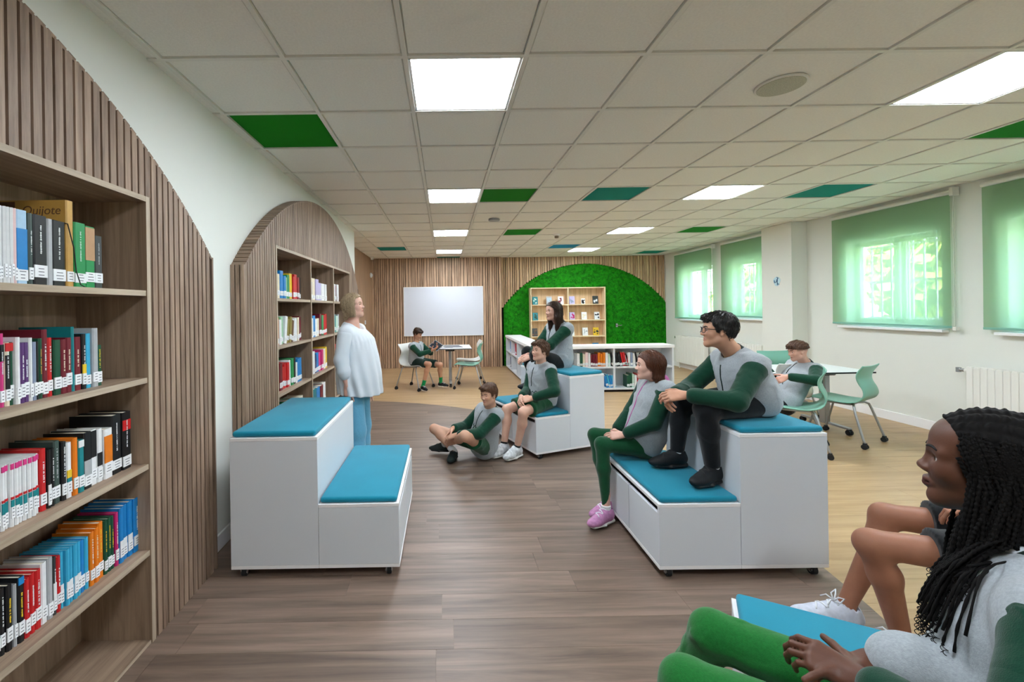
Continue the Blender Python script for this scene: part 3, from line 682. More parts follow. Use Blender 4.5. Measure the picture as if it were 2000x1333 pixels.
for (r, x, c1, c2, h) in DB:
    o = tag(empty('book', (3.07+x, YB-.19, DSZ[r]+.002)), f"{CN.get(c1,c1)} book with {CN.get(c2,c2)} picture, face-out on the {['bottom','third','second','top'][r]} pine display shelf{', behind the long-haired girl' if x in (.1,) else ''}", 'book', 'face-out books on the pine display'); ww = h*.68
    o.rotation_euler = (-.16, 0, 0)
    MB().box(-ww/2, ww/2, 0, .003, 0, h).box(-ww/2, ww/2, .02, .023, 0, h).box(-ww/2, -ww/2+.003, 0, .023, 0, h).build('cover', bmat(PAL[c1]), o)
    MB().box(-ww/2+.003, ww/2-.004, .003, .02, .004, h-.004).build('pages', M['paper'], o)
    q = MB()
    for k in range(5):
        a, b = random.uniform(-ww*.3, ww*.3), random.uniform(h*.2, h*.75); rr = random.uniform(.015, .035)
        q.prism([(a+rr*math.cos(s)*random.uniform(.6, 1.2), b+rr*math.sin(s)*random.uniform(.6, 1.2)) for s in np.linspace(0, 6.28, 8)[:-1]], -.0012, 0, 'y')
    q.build('cover_picture', bmat(PAL[c2]), o)
# ---------------------------------------------------------------- chairs and tables
def make_chair(shell, label, group='shell chairs on casters'):
    t = tag(empty('shell_chair', (0, 0, 0)), label, 'chair', group)
    prof = [(.235, .425), (.225, .447), (.16, .452), (.05, .442), (-.06, .437), (-.15, .445), (-.215, .475), (-.245, .53), (-.235, .59), (-.205, .645), (-.19, .70), (-.20, .755), (-.235, .81), (-.25, .835)]
    wid = [.19, .205, .215, .22, .22, .215, .205, .195, .185, .185, .195, .21, .22, .215]
    cen = [0, 0, -.004, -.010, -.012, -.008, .0, .015, .028, .035, .038, .035, .02, .012]   # concavity depth
    # interpolate
    def ip(a, n=40):
        xs = np.linspace(0, len(a)-1, n); a = np.array(a); k = np.clip(xs.astype(int), 0, len(a)-2); f = xs-k
        am = a[np.clip(k-1, 0, len(a)-1)]; a0 = a[k]; a1 = a[k+1]; a2 = a[np.clip(k+2, 0, len(a)-1)]
        f2 = f if a.ndim == 1 else f[:, None]
        return .5*((2*a0)+(-am+a1)*f2+(2*am-5*a0+4*a1-a2)*f2**2+(-am+3*a0-3*a1+a2)*f2**3)
    pr, wd, cn = ip(prof), ip(wid), ip(cen); P = []
    for i in range(len(pr)):
        T = pr[min(i+1, len(pr)-1)]-pr[max(i-1, 0)]; T /= np.linalg.norm(T); nrm = np.array([T[1], -T[0]])   # towards the sitter
        row = []
        for x in np.linspace(-1, 1, 13):
            q = pr[i]+nrm*(-cn[i]+cn[i]*(1-math.cos(x*1.35))/(1-math.cos(1.35))*1.) if cn[i] >= 0 else pr[i]+np.array([0, 1])*(cn[i]*(1-x*x))
            row.append((x*wd[i]*(1-.05*abs(x)**6), q[0], q[1]))
        P.append(row)
    o = smooth(MB().grid(P).build('shell', shell, t)); so = o.modifiers.new('thick', 'SOLIDIFY'); so.thickness = .011; so.offset = 0
    for sx in (-1, 1):
        for sy in (-1, 1):
            tip = (sx*.245, .23 if sy > 0 else -.27, .055)
            m = MB().tube([(sx*.04, sy*.10-.02, .415), (sx*.14, sy*.13-.02, .415), (sx*.185, sy*.15-.02, .395), (sx*.205, sy*.165-.02, .34), (tip[0], tip[1]-sy*.01, .085), tip], .011, 8)
            l = smooth(m.build('leg', M['steel'], t))
            w = MB().cyl((tip[0]-.016, tip[1], .026), (1, 0, 0), .026, .018, 16).cyl((tip[0]+.016, tip[1], .026), (1, 0, 0), .026, .018, 16).box(tip[0]-.02, tip[0]+.02, tip[1]-.014, tip[1]+.014, .03, .062)
            w.build('caster', M['rubber'], l, bevel=.003)
    MB().box(-.15, .15, -.13, .09, .405, .422).build('seat_bracket', M['steel'], t, bevel=.004)
    return t
def place_chair(src, loc, rz, label, shell=None):
    o = copy_tree(src); o.location = (*loc, 0); o.rotation_euler = (0, 0, rz); o['label'] = label
    if shell is not None:
        for ch in o.children:
            if ch.name.startswith('shell'):
                ch.data = ch.data.copy(); ch.data.materials[0] = shell
    return o
ch0 = make_chair(M['mint'], 'mint shell chair with its back to the window, pulled out from the long table')
ch0.location = (4.32, 4.70, 0); ch0.rotation_euler = (0, 0, math.radians(28))
place_chair(ch0, (3.58, 4.44), math.radians(52), 'mint shell chair under the boy leaning on his arm')
place_chair(ch0, (3.80, 4.92), math.radians(4), 'white shell chair seen from behind at the long table', M['wshell'])
place_chair(ch0, (4.52, 5.72), math.radians(176), 'mint shell chair on the far side of the long table')
place_chair(ch0, (-.55, 8.06), math.radians(-120), 'white shell chair under the boy with the tablet', M['wshell'])
place_chair(ch0, (.44, 8.10), math.radians(78), 'mint shell chair at the square table, nearer the camera')
place_chair(ch0, (.48, 8.72), math.radians(93), 'white shell chair at the square table, behind the mint one', M['wshell'])
def table(loc, rz, W, D, H, label, fold=True):
    t = tag(empty('table', (*loc, 0), rz), label, 'table')
    MB().box(-W/2, W/2, -D/2, D/2, H-.022, H).build('tabletop', M['tabletop'], t, bevel=.003)
    MB().box(-W/2-.002, W/2+.002, -D/2-.002, D/2+.002, H-.019, H-.003).build('edge_band', M['black'], t)
    xs = (0,) if W < 1.2 else (-W/2+.28, W/2-.28)
    for x in xs:
        MB().box(x-.03, x+.03, -.045, .045, .08, H-.07).build('column', M['steel'], t, bevel=.008)
        MB().prism([(-.11, H-.022), (.11, H-.022), (.05, H-.085), (-.05, H-.085)], x-.09, x+.09, 'x').build('tilt_bracket', M['black'], t, bevel=.006)
        f = MB().box(x-.025, x+.025, -.32, .32, .06, .085); o = f.build('foot', M['steel'], t, bevel=.006)
        for y in (-.31, .31):
            MB().cyl((x-.014, y, .03), (1, 0, 0), .03, .018, 16).cyl((x+.014, y, .03), (1, 0, 0), .03, .018, 16).box(x-.02, x+.02, y-.015, y+.015, .035, .065).build('caster', M['rubber'], o, bevel=.003)
    if len(xs) > 1: MB().box(xs[0], xs[1], -.02, .02, H-.075, H-.04).build('rail', M['black'], t)
    return t
table((.10, 8.42), .0, .80, .82, .735, 'square white folding table in front of the whiteboard')
table((4.04, 5.12), math.radians(.5), 1.50, .68, .715, 'long white table by the window wall with black edge')
# tablets on the far table
def tablet(loc, rot, w, d, label):
    t = tag(empty('tablet', loc), label, 'tablet', 'tablets at the square table'); t.rotation_euler = rot
    MB().box(-w/2, w/2, -d/2, d/2, 0, .009).build('case', M['grey'], t, bevel=.003); MB().box(-w/2+.012, w/2-.012, -d/2+.012, d/2-.012, .009, .0097).build('screen', M['screen'], t)
    return t
tablet((.16, 8.32, .736), (0, 0, .15), .34, .24, 'dark tablet lying flat on the square table')
tablet((.13, 8.55, .736), (0, 0, -.1), .32, .23, 'grey tablet lying behind the other on the square table')
TAB = tablet((-.16, 7.93, .80), (math.radians(28), math.radians(-38), math.radians(25)), .17, .24, 'tablet held up by the seated boy')
t = tag(empty('paper_sheet', (.0, 8.2, .7355)), 'sheet of white paper with grey print on the square table', 'paper')
MB().box(-.15, .15, -.09, .09, 0, .0008).build('sheet', M['board'], t); MB().box(-.12, .12, -.06, -.05, .0008, .0011).box(-.12, .1, -.03, -.02, .0008, .0011).box(-.12, .12, 0, .01, .0008, .0011).build('print', M['grey'], t)
# ---------------------------------------------------------------- people: organic surfaces from distance fields
def V(*a): return np.array(a, float)
def nrm(v): v = np.asarray(v, float); return v/(np.linalg.norm(v)+1e-12)
class S:
    """distance field with bounds"""
    def __init__(s, f, lo, hi): s.f, s.lo, s.hi = f, np.asarray(lo, float), np.asarray(hi, float)
    def __call__(s, P): return s.f(P)
def smin(a, b, k):
    h = np.clip(.5+.5*(b-a)/k, 0, 1); return b+(a-b)*h-k*h*(1-h)
def smax(a, b, k): return -smin(-a, -b, k)
def cone(a, b, ra, rb=None):
    a, b = np.asarray(a, float), np.asarray(b, float); rb = ra if rb is None else rb; ba = b-a; L2 = max(ba@ba, 1e-9); r = max(ra, rb)
    def f(P):
        q = P-a; t = np.clip(q@ba/L2, 0, 1); return np.sqrt(((q-t[:, None]*ba)**2).sum(1))-(ra+(rb-ra)*t)
    return S(f, np.minimum(a, b)-r, np.maximum(a, b)+r)
def ell(c, r, R=None):
    c, r = np.asarray(c, float), np.asarray(r, float); R = np.eye(3) if R is None else R; m = r.max()
    def f(P):
        q = (P-c)@R; k0 = np.sqrt(((q/r)**2).sum(1)); k1 = np.sqrt(((q/r**2)**2).sum(1))+1e-9; return k0*(k0-1)/k1
    return S(f, c-m, c+m)
def econe(a, b, A, B, l, fwd):
    """segment with elliptical section: A=(lateral, depth) at a, B at b"""
    a, b, l = np.asarray(a, float), np.asarray(b, float), nrm(l); ba = b-a; L2 = max(ba@ba, 1e-9); ax = ba/math.sqrt(L2)
    fw = nrm(np.cross(ax, l)); fw = fw if fw@np.asarray(fwd) > 0 else -fw; l = nrm(np.cross(fw, ax)); m = max(*A, *B)
    def f(P):
        q = P-a; t = np.clip(q@ba/L2, 0, 1); e = q-t[:, None]*ba; Lr = A[0]+(B[0]-A[0])*t; Dr = A[1]+(B[1]-A[1])*t; mn = np.minimum(Lr, Dr)
        n = np.sqrt((e@l/Lr)**2+(e@fw/Dr)**2+(e@ax/mn)**2); return (n-1)*mn
    return S(f, np.minimum(a, b)-m, np.maximum(a, b)+m)
def U(items, k=.02):
    items = [i for i in items if i is not None]
    lo = np.min([i.lo for i in items], 0)-k; hi = np.max([i.hi for i in items], 0)+k
    LO = np.array([i.lo for i in items]); HI = np.array([i.hi for i in items]); span = float((hi-lo).max())
    def f(P):
        d = None
        if len(P) > 60 and len(items) > 1:                      # skip primitives far from this batch of points
            a, b = P.min(0), P.max(0); g = np.linalg.norm(np.maximum(0, np.maximum(LO-b, a-HI)), axis=1)
            use = np.nonzero(g <= max(g.min(), k)+.02*span)[0]
        else: use = range(len(items))
        for j in use:
            di = items[j].f(P); d = di if d is None else smin(d, di, k)
        return d
    return S(f, lo, hi)
def cut(s, p, n, k=.004):
    """keep the side where (P-p).n < 0"""
    p, n = np.asarray(p, float), nrm(n); return S(lambda P: smax(s.f(P), (P-p)@n, k), s.lo, s.hi)
def sub(s, t, k=.004): return S(lambda P: smax(s.f(P), -t.f(P), k), s.lo, s.hi)
def inflate(s, d): return S(lambda P: s.f(P)-d, s.lo-d, s.hi+d)
def folds(s, amp, seed=0, freq=28., dirv=None):
    r = np.random.default_rng(seed); ks = [nrm(r.normal(size=3)*.8+(0 if dirv is None else nrm(dirv)*(1.6 if i % 2 else .3)))*freq*r.uniform(1.1, 2.3) for i in range(6)]; ph = r.uniform(0, 6.28, 6); wd = [r.normal(size=3)*8 for _ in range(6)]; k0 = r.normal(size=3)*9
    def f(P):
        n = 0
        for k, p, w in zip(ks, ph, wd): n = n+1-2*np.abs(np.sin(P@k*.5+p+1.2*np.sin(P@w+p*2)))**.8
        n = np.clip(n/3.4, -.3, 2.); m = .55+.45*np.sin(P@k0+ph[0]); return s.f(P)-amp*n*m
    return S(f, s.lo-amp*2, s.hi+amp*2)
def surf(s, vs, name, mats, parent, col=None, lo=None, hi=None, relax=0, label=None):
    """sparse sampling + surface nets -> one smooth mesh object"""
    lo = (s.lo if lo is None else np.maximum(s.lo, lo))-vs*2.5; hi = (s.hi if hi is None else np.minimum(s.hi, hi))+vs*2.5
    B = 8; nb = np.maximum(1, np.ceil((hi-lo)/(vs*B)).astype(int)); n = nb*B+1
    bi = np.stack(np.meshgrid(*[np.arange(k) for k in nb], indexing='ij'), -1).reshape(-1, 3)
    cen = lo+(bi*B+B/2)*vs; dc = s.f(cen)
    D = np.ones(n, np.float32)
    act = np.abs(dc) < vs*B*1.02
    sg = np.where(dc < 0, -1, 1).reshape(nb)
    D[:-1, :-1, :-1] = np.repeat(np.repeat(np.repeat(sg, B, 0), B, 1), B, 2)
    off = np.stack(np.meshgrid(*[np.arange(B+1)]*3, indexing='ij'), -1).reshape(-1, 3)
    A = bi[act]; A = A[np.lexsort(((A[:, 2]//3), (A[:, 1]//3), (A[:, 0]//3)))]
    for i0 in range(0, len(A), 27):
        idx = (A[i0:i0+27, None, :]*B+off[None]).reshape(-1, 3)
        D[idx[:, 0], idx[:, 1], idx[:, 2]] = s.f(lo+idx*vs)
    neg = D < 0
    c8 = sum(neg[i:n[0]-1+i, j:n[1]-1+j, k:n[2]-1+k].astype(np.int8) for i in (0, 1) for j in (0, 1) for k in (0, 1))
    cells = np.argwhere((c8 > 0) & (c8 < 8))
    if len(cells) == 0: return None
    ids = -np.ones(c8.shape, np.int32); ids[cells[:, 0], cells[:, 1], cells[:, 2]] = np.arange(len(cells))
    acc = np.zeros((len(cells), 3)); cnt = np.zeros(len(cells))
    corners = [(i, j, k) for i in (0, 1) for j in (0, 1) for k in (0, 1)]
    for a in corners:
        for ax in range(3):
            if a[ax]: continue
            b = list(a); b[ax] = 1
            da = D[cells[:, 0]+a[0], cells[:, 1]+a[1], cells[:, 2]+a[2]]; db = D[cells[:, 0]+b[0], cells[:, 1]+b[1], cells[:, 2]+b[2]]
            m = (da < 0) != (db < 0); t = np.where(m, da/(da-db+1e-12), 0)
            p = np.array(a, float)[None].repeat(len(cells), 0); p[:, ax] += t
            acc[m] += p[m]; cnt[m] += 1
    verts = lo+(cells+acc/cnt[:, None])*vs
    quads = []
    for ax in range(3):
        u, w = (ax+1) % 3, (ax+2) % 3
        sl0 = [slice(1, n[i]-1) for i in range(3)]; sl1 = list(sl0); sl0[ax] = slice(0, n[ax]-1); sl1[ax] = slice(1, n[ax])
        a, b = neg[tuple(sl0)], neg[tuple(sl1)]
        e = np.argwhere(a != b)
        if len(e) == 0: continue
        flip = a[e[:, 0], e[:, 1], e[:, 2]]
        e = e+np.array([0 if i == ax else 1 for i in range(3)])
        q = []
        for (du, dw) in ((-1, -1), (0, -1), (0, 0), (-1, 0)):
            c = e.copy(); c[:, u] += du; c[:, w] += dw; q.append(ids[c[:, 0], c[:, 1], c[:, 2]])
        q = np.stack(q, 1); q[~flip] = q[~flip][:, ::-1]; quads.append(q)
    Q = np.concatenate(quads); Q = Q[(Q >= 0).all(1)]
    for _ in range(relax):
        sm = np.zeros_like(verts); ct = np.zeros(len(verts))
        for i in range(4):
            np.add.at(sm, Q[:, i], verts[Q[:, (i+1) % 4]]); np.add.at(ct, Q[:, i], 1); np.add.at(sm, Q[:, (i+1) % 4], verts[Q[:, i]]); np.add.at(ct, Q[:, (i+1) % 4], 1)
        verts = verts*.5+.5*sm/np.maximum(ct, 1)[:, None]
    me = bpy.data.meshes.new(name); me.vertices.add(len(verts)); me.vertices.foreach_set('co', verts.astype(np.float32).ravel())
    me.loops.add(len(Q)*4); me.loops.foreach_set('vertex_index', Q.astype(np.int32).ravel()); me.polygons.add(len(Q))
    me.polygons.foreach_set('loop_start', np.arange(len(Q), dtype=np.int32)*4); me.polygons.foreach_set('loop_total', np.full(len(Q), 4, np.int32))
    me.polygons.foreach_set('use_smooth', [True]*len(Q)); me.update(); me.validate()
    for m in (mats if isinstance(mats, (list, tuple)) else [mats]): me.materials.append(m)
    if col is not None:
        at = me.color_attributes.new('tint', 'FLOAT_COLOR', 'POINT'); cc = np.ones((len(verts), 4), np.float32); cc[:, :3] = col(verts); at.data.foreach_set('color', cc.ravel())
    o = bpy.data.objects.new(name, me); C.objects.link(o)
    if parent is not None:
        o.parent = parent; o.matrix_parent_inverse = Matrix.Translation(parent.location).inverted()
    if label: o['label'] = label
    return o
def pobj(mb, name, mats, parent, sm=True):
    o = mb.build(name, mats, None, smooth=sm); o.parent = parent
    o.matrix_parent_inverse = Matrix.Translation(parent.location).inverted(); return o
def trace(f, p, d, maxd=.25):
    p = np.asarray(p, float); d = nrm(d); t = 0.
    for _ in range(60):
        v = float(f((p+d*t)[None])[0])
        if v < .0004: break
        t += max(v*.8, .0003)
        if t > maxd: break
    return p+d*t
# ---- materials for people
def skinmat(name, rough=.5):
    m = mat(name, '#ffffff', rough, .35, attr='tint', var=.05, vscale=25., bump=.05, bscale=250.)
    p = m.node_tree.nodes['Principled BSDF']; p.inputs['Subsurface Weight'].default_value = .08; p.inputs['Subsurface Radius'].default_value = (.012, .004, .002); p.inputs['Subsurface Scale'].default_value = .6
    return m
M['skin'] = skinmat('skin')
def cloth(name, c, var=.06, bump=.25, rough=.9, vs=180., sheen=.2, crease=.16):
    m = mat(name, c, rough, .15, var=var, vscale=vs, bump=bump, bscale=420., sheen=sheen); nt = m.node_tree; p = nt.nodes['Principled BSDF']
    b1 = next(n for n in nt.nodes if n.type == 'BUMP'); tc = next(n for n in nt.nodes if n.type == 'TEX_COORD')
    n = nt.nodes.new('ShaderNodeTexNoise'); n.inputs['Scale'].default_value = 9.; n.inputs['Detail'].default_value = 1.; n.inputs['Distortion'].default_value = .8
    r = nt.nodes.new('ShaderNodeMath'); r.operation = 'SUBTRACT'; r.inputs[1].default_value = .5; a = nt.nodes.new('ShaderNodeMath'); a.operation = 'ABSOLUTE'
    b2 = nt.nodes.new('ShaderNodeBump'); b2.inputs['Strength'].default_value = crease; b2.inputs['Distance'].default_value = .05
    L = nt.links.new; L(tc.outputs['Object'], n.inputs['Vector']); L(n.outputs['Fac'], r.inputs[0]); L(r.outputs[0], a.inputs[0]); L(a.outputs[0], b2.inputs['Height']); L(b1.outputs[0], b2.inputs['Normal']); L(b2.outputs[0], p.inputs['Normal'])
    return m
M['c_grey'] = cloth('melange_grey_fleece', '#9ea5a9', .12)
M['c_green'] = cloth('dark_green_fleece', '#0c3a29', .1)
M['c_green2'] = cloth('bottle_green_cotton', '#10472a', .08)
M['c_jean'] = cloth('green_denim', '#1c6a2c', .12)
M['c_black'] = cloth('black_jersey', '#101316', .1)
M['c_navy'] = cloth('dark_shorts', '#0f2a22', .1)
M['c_white'] = mat('white_blouse', '#cfd6dc', .8, .2, var=.02, vscale=8., bump=.06, bscale=300., sheen=.2)
M['c_blue'] = cloth('light_blue_trousers', '#5f9dba', .08)
M['c_pink'] = cloth('pink_trim', '#c46aa5', .1)
M['c_collar'] = cloth('collar_rib', '#12251f', .1)
M['sockw'] = cloth('white_sock', '#d9dbdc', .06); M['sockg'] = cloth('green_sock', '#138a4d', .08); M['sockb'] = cloth('black_sock', '#1a1c1f', .06)
M['sh_black'] = mat('black_shoe', '#15171a', .6, .3, var=.1, vscale=60.); M['sh_sole_b'] = mat('black_sole', '#1c1d1f', .7)
M['sh_white'] = mat('white_shoe', '#c6cacc', .55, .3, var=.4, vscale=26.); M['sh_sole_w'] = mat('white_sole', '#e6e6e2', .6)
M['sh_pink'] = mat('pink_shoe', '#b77fa8', .6, .3, var=.2, vscale=50.); M['sh_dark'] = mat('dark_green_shoe', '#1f2b2a', .6, .3, var=.1, vscale=60.)
M['sh_pale'] = mat('pale_patterned_shoe', '#d3d8e4', .6, .3, var=.12, vscale=45.)
M['lace'] = mat('white_lace', '#e4e8ec', .8); M['laceb'] = mat('black_lace', '#222426', .8)
M['eyew'] = mat('eye_white', '#e8e4de', .2, .5); M['iris'] = mat('iris', '#3a2717', .15, .6); M['pupil'] = mat('pupil', '#050505', .1, .6)
def hairmat(name, c1, c2):
    m = wood(name, c1, c2, 'Z', .42, 4.2, .3, 0., .4, .5); return m
HM = dict(blonde=hairmat('hair_ash_blonde', '#7d6a52', '#c4ad8a'), brown=hairmat('hair_brown', '#3a2417', '#6d4a31'), dbrown=hairmat('hair_dark_brown', '#20150f', '#46301f'),
          black=hairmat('hair_black', '#0b0a0a', '#26211e'), chest=hairmat('hair_chestnut', '#3a1f13', '#70432b'), braid=mat('hair_braid_black', '#0b0908', .75, .15, var=.3, vscale=120.))
BROW = dict(blonde='#6b543c', brown='#352216', dbrown='#1d130d', black='#0b0908', chest='#33200f', braid='#080605')
BRM = {k: mat('brow_'+k, v, .8) for k, v in BROW.items()}
# ---- anatomy
def hand(wr, Fd, Nd, thumb, sz, curl=(.5, .55, .6, .65), tcurl=.3, spread=.05):
    """wr wrist point, Fd finger direction, Nd palm-facing normal, thumb=+1/-1 side, sz hand length"""
    Fd = nrm(Fd); Nd = nrm(np.asarray(Nd)-(np.asarray(Nd)@Fd)*Fd); Sd = np.cross(Fd, Nd)*thumb; u = sz/.18; it = []
    kn = wr+Fd*.092*u
    for o in (-.028, -.010, .010, .027): it.append(cone(wr+Fd*.018*u+Sd*o*.62*u, kn+Sd*o*u-Fd*(.006*u if abs(o) > .02 else 0), .0145*u, .0125*u))
    it.append(cone(wr-Fd*.02*u, wr+Fd*.02*u, .021*u, .02*u))
    palm = U(it, .012*u); fg = []
    L = (.042, .047, .044, .034)
    for i, o in enumerate((.029, .0095, -.0095, -.027)):
        p = kn+Sd*o*u-Fd*(.004*u if i in (0,) else .01*u if i == 3 else 0); a = curl[i]; ang = a*.55; d0 = nrm(Fd+Sd*spread*(1.2-i*.8)); r = (.0092, .0095, .009, .0078)[i]*u
        l = L[i]*u
        for j, (fr, da) in enumerate(((1., 0), (.68, a*.9), (.5, a*.6))):
            ang += da; d = nrm(d0*math.cos(ang)+Nd*math.sin(ang)); q = p+d*l*fr; fg.append(cone(p, q, r*(1-.09*j), r*(.91-.09*j))); p = q
    p = wr+Fd*.022*u+Sd*.024*u+Nd*.006*u; d = nrm(Fd*.62+Sd*.66+Nd*.35)
    for j, (l, r) in enumerate(((.04, .0135), (.034, .0108), (.027, .0092))):
        q = p+d*l*u; fg.append(cone(p, q, r*u, r*.88*u)); p = q; d = nrm(d+(Fd*.55-Sd*.35+Nd*.35)*tcurl)
    return U([palm]+[U(fg, .003*u)], .006*u)
def headframe(fd, up=(0, 0, 1), roll=0.):
    y = nrm(fd); x = nrm(np.cross(y, np.asarray(up, float))); z = np.cross(x, y)
    if roll: x, z = x*math.cos(roll)+z*math.sin(roll), -x*math.sin(roll)+z*math.cos(roll)
    return np.stack([x, y, z], 1)            # local -> world columns; +x is the person's right
def head(c, R, h, child=1., jaw=1., lips=1., nose=1., nosew=1.):
    def g(p, r): return cone(p, p, r)
    it = [ell((0, -.06, .12), (.325, .415, .385)), ell((0, .09, -.12), (.25*jaw, .255, .33)), ell((0, .12, .2), (.262, .232, .225))]
    it += [cone((0, .235, -.395), (.19*jaw, .0, -.235), .078, .095), cone((0, .235, -.395), (-.19*jaw, .0, -.235), .078, .095)]
    for s in (-1, 1): it += [ell((s*.15, .205, -.085), (.115, .115, .12))]
    base = U(it, .09)
    br = [cone((s*.045, .318, .072), (s*.19, .255, .075), .045, .05) for s in (-1, 1)]
    base = U([base]+br, .06)
    ny = .352+.034*nose; nw = 1+.0*nose
    nz = U([cone((0, .332, .05), (0, ny, -.105), .028, .036), ell((0, ny+.012, -.122), (.044*nosew, .044, .042)), ell((.043*nosew, ny-.018, -.138), (.036, .042, .031)), ell((-.043*nosew, ny-.018, -.138), (.036, .042, .031))], .03)
    base = U([base, nz], .04)
    for s in (-1, 1): base = sub(base, ell((s*.128, .395, .005), (.085, .075, .052)), .05)
    for s in (-1, 1):
        lid = ell((s*.132, .262, .0), (.07, .068, .066))
        op = ell((s*.132, .335, -.001), (.060, .080, .019+.007*child))
        base = sub(U([base, lid], .018), op, .005)
    mz = -.262; ly = .06*(lips-1)
    up = U([cone((-.085, .292, mz), (-.025, .326+ly, mz+.016), .017, .021*lips), cone((.085, .292, mz), (.025, .326+ly, mz+.016), .017, .021*lips), cone((-.025, .326+ly, mz+.016), (.025, .326+ly, mz+.016), .021*lips, .021*lips)], .02)
    lo = U([cone((-.075, .295, mz-.012), (0, .324+ly, mz-.032), .016, .025*lips), cone((.075, .295, mz-.012), (0, .324+ly, mz-.032), .016, .025*lips)], .02)
    base = U([base, up], .022); base = U([base, lo], .02)
    base = sub(base, cone((-.09, .335, mz-.006), (.09, .335, mz-.006), .009), .012)
    base = sub(base, cone((-.045, .40, mz-.083), (.045, .40, mz-.083), .03), .05)
    for s in (-1, 1):
        e = U([ell((s*.325, -.055, .02), (.038, .085, .085)), ell((s*.315, -.03, -.08), (.034, .05, .06))], .03)
        e = sub(e, ell((s*.375, -.045, .005), (.04, .05, .06)), .02); base = U([base, e], .02)
    f = base.f; c = np.asarray(c, float)
    return S(lambda P: f(((P-c)@R)/h)*h, c-h*.68, c+h*.68)
def make_hair(style, c, R, h, cl, vs, parent, seed=1):
    r = np.random.default_rng(seed); kk = r.normal(size=(8, 3)); ph = r.uniform(0, 6.28, 8)
    def noise(p, fr): return sum(np.sin(p@(k*fr)+a+1.5*np.sin(p@(k[[1, 2, 0]]*fr*.5)+a)) for k, a in zip(kk, ph))/4.
    cr = ell((0, -.06, .12), (.325, .415, .385)).f
    def line(pts):
        ys = [q[0] for q in pts]; zs = [q[1] for q in pts]; return lambda y: np.interp(y, ys, zs)
    def f(p):
        x, y, z = p[:, 0], p[:, 1], p[:, 2]; ax = np.abs(x)
        ang = np.arctan2(x, -y+.05)
        strand = .010*np.sin(ang*46+5*np.sin(z*7)+p[:, 2]*6)+.007*np.sin(ang*91+z*13)
        if style in ('short', 'curly', 'crop', 'quiff'):
            th = {'short': .085, 'curly': .105, 'crop': .06, 'quiff': .075}[style]
            topb = np.clip((z-.15)/.3, 0, 1)
            d = cr(p)-th*(.42+.58*topb)
            if style == 'curly': d = d-.036*noise(p, 17.)-.015*noise(p, 34)
            else: d = d-.35*strand-.016*noise(p, 13.)-.012*np.sin(y*38+x*60+4*noise(p, 6.))*topb
            zh = line([(-.5, -.30), (-.3, -.26), (-.13, -.05), (-.02, .04), (.05, -.02), (.11, -.02), (.15, .12), (.24, .215), (.4, .23), (.6, .23)])(y)
            m = (zh-z)*.75+.02*noise(p, 20.)
            d = smax(d, m, .03)
            fr = ell((.03, .285, .345), (.24, .15, .105))(p) if style != 'crop' else ell((0, .26, .32), (.24, .14, .08))(p)
            fr = fr-.03*noise(p, 16.)-.018*np.sin(x*55+z*20+2*noise(p, 8.))
            fr = smax(fr, (.205-z+.25*np.abs(x-.02))*.8, .02) if style != 'quiff' else fr
            return smin(d, fr, .04)
        if style == 'fade':
            d = cr(p)-.075-.014*noise(p, 22.)-.012*np.sin(x*70+y*20)
            zh = line([(-.6, .19), (-.1, .15), (.2, .185), (.6, .2)])(y); d = smax(d, (zh-z)*.9, .02)
            fr = ell((0, .27, .31), (.25, .15, .11))(p)-.02*noise(p, 24.)-.014*np.sin(x*60); fr = smax(fr, (.2-z)*.9, .015)
            return smin(d, fr, .03)
        if style == 'bob':
            d = cr(p)-.085-.7*strand-.012*noise(p, 8.)
            side = U([econe((s*.28, -.02, .2), (s*.335, .0, -.33), (.10, .17), (.085, .16), (1, 0, 0), (0, 1, 0)) for s in (-1, 1)]+[econe((0, -.33, .15), (0, -.36, -.36), (.29, .13), (.30, .12), (1, 0, 0), (0, 1, 0))], .06)(p)-.8*strand
            d = smin(d, side, .05)
            zh = line([(-.9, -.50), (-.2, -.50), (.0, -.44), (.10, -.36), (.135, -.05), (.17, .17), (.23, .27), (.31, .33), (.5, .36)])(y)
            return smax(d, (zh-z)*.5, .02)
        if style in ('long', 'mid'):
            zb = -1.02 if style == 'long' else -.86; d = cr(p)-.07-.7*strand-.01*noise(p, 7.)
            if style == 'long': pts = [((s*.25, -.06, .2), (s*.34, -.05, -.3), (.11, .19), (.11, .18)) for s in (-1, 1)]+[((s*.34, -.05, -.3), (s*.30, -.14, zb), (.11, .18), (.09, .10)) for s in (-1, 1)]+[((0, -.34, .15), (0, -.38, zb), (.29, .14), (.30, .12))]
            else: pts = [((s*.25, -.12, .15), (s*.27, -.17, -.3), (.10, .22), (.11, .20)) for s in (-1, 1)]+[((0, -.34, .15), (0, -.36, -.45), (.29, .15), (.26, .15)), ((0, -.36, -.45), (.0, -.38, zb), (.26, .15), (.15, .09))]
            side = U([econe(a, b, A, B, (1, 0, 0), (0, 1, 0)) for a, b, A, B in pts], .07)(p)-1.0*strand-.018*noise(p, 9.)
            d = smin(d, side, .05)
            zh = line([(-.9, -2.), (.0, -2.), (.07, -1.2), (.115, -.3), (.13, .08), (.2, .2), (.3, .29), (.5, .3)])(y) if style == 'long' else line([(-.9, -2.), (-.13, -2.), (-.09, -.16), (-.04, -.02), (.03, .0), (.11, .02), (.17, .14), (.25, .24), (.34, .29), (.5, .3)])(y)
            return smax(d, (zh-z)*.5, .02)
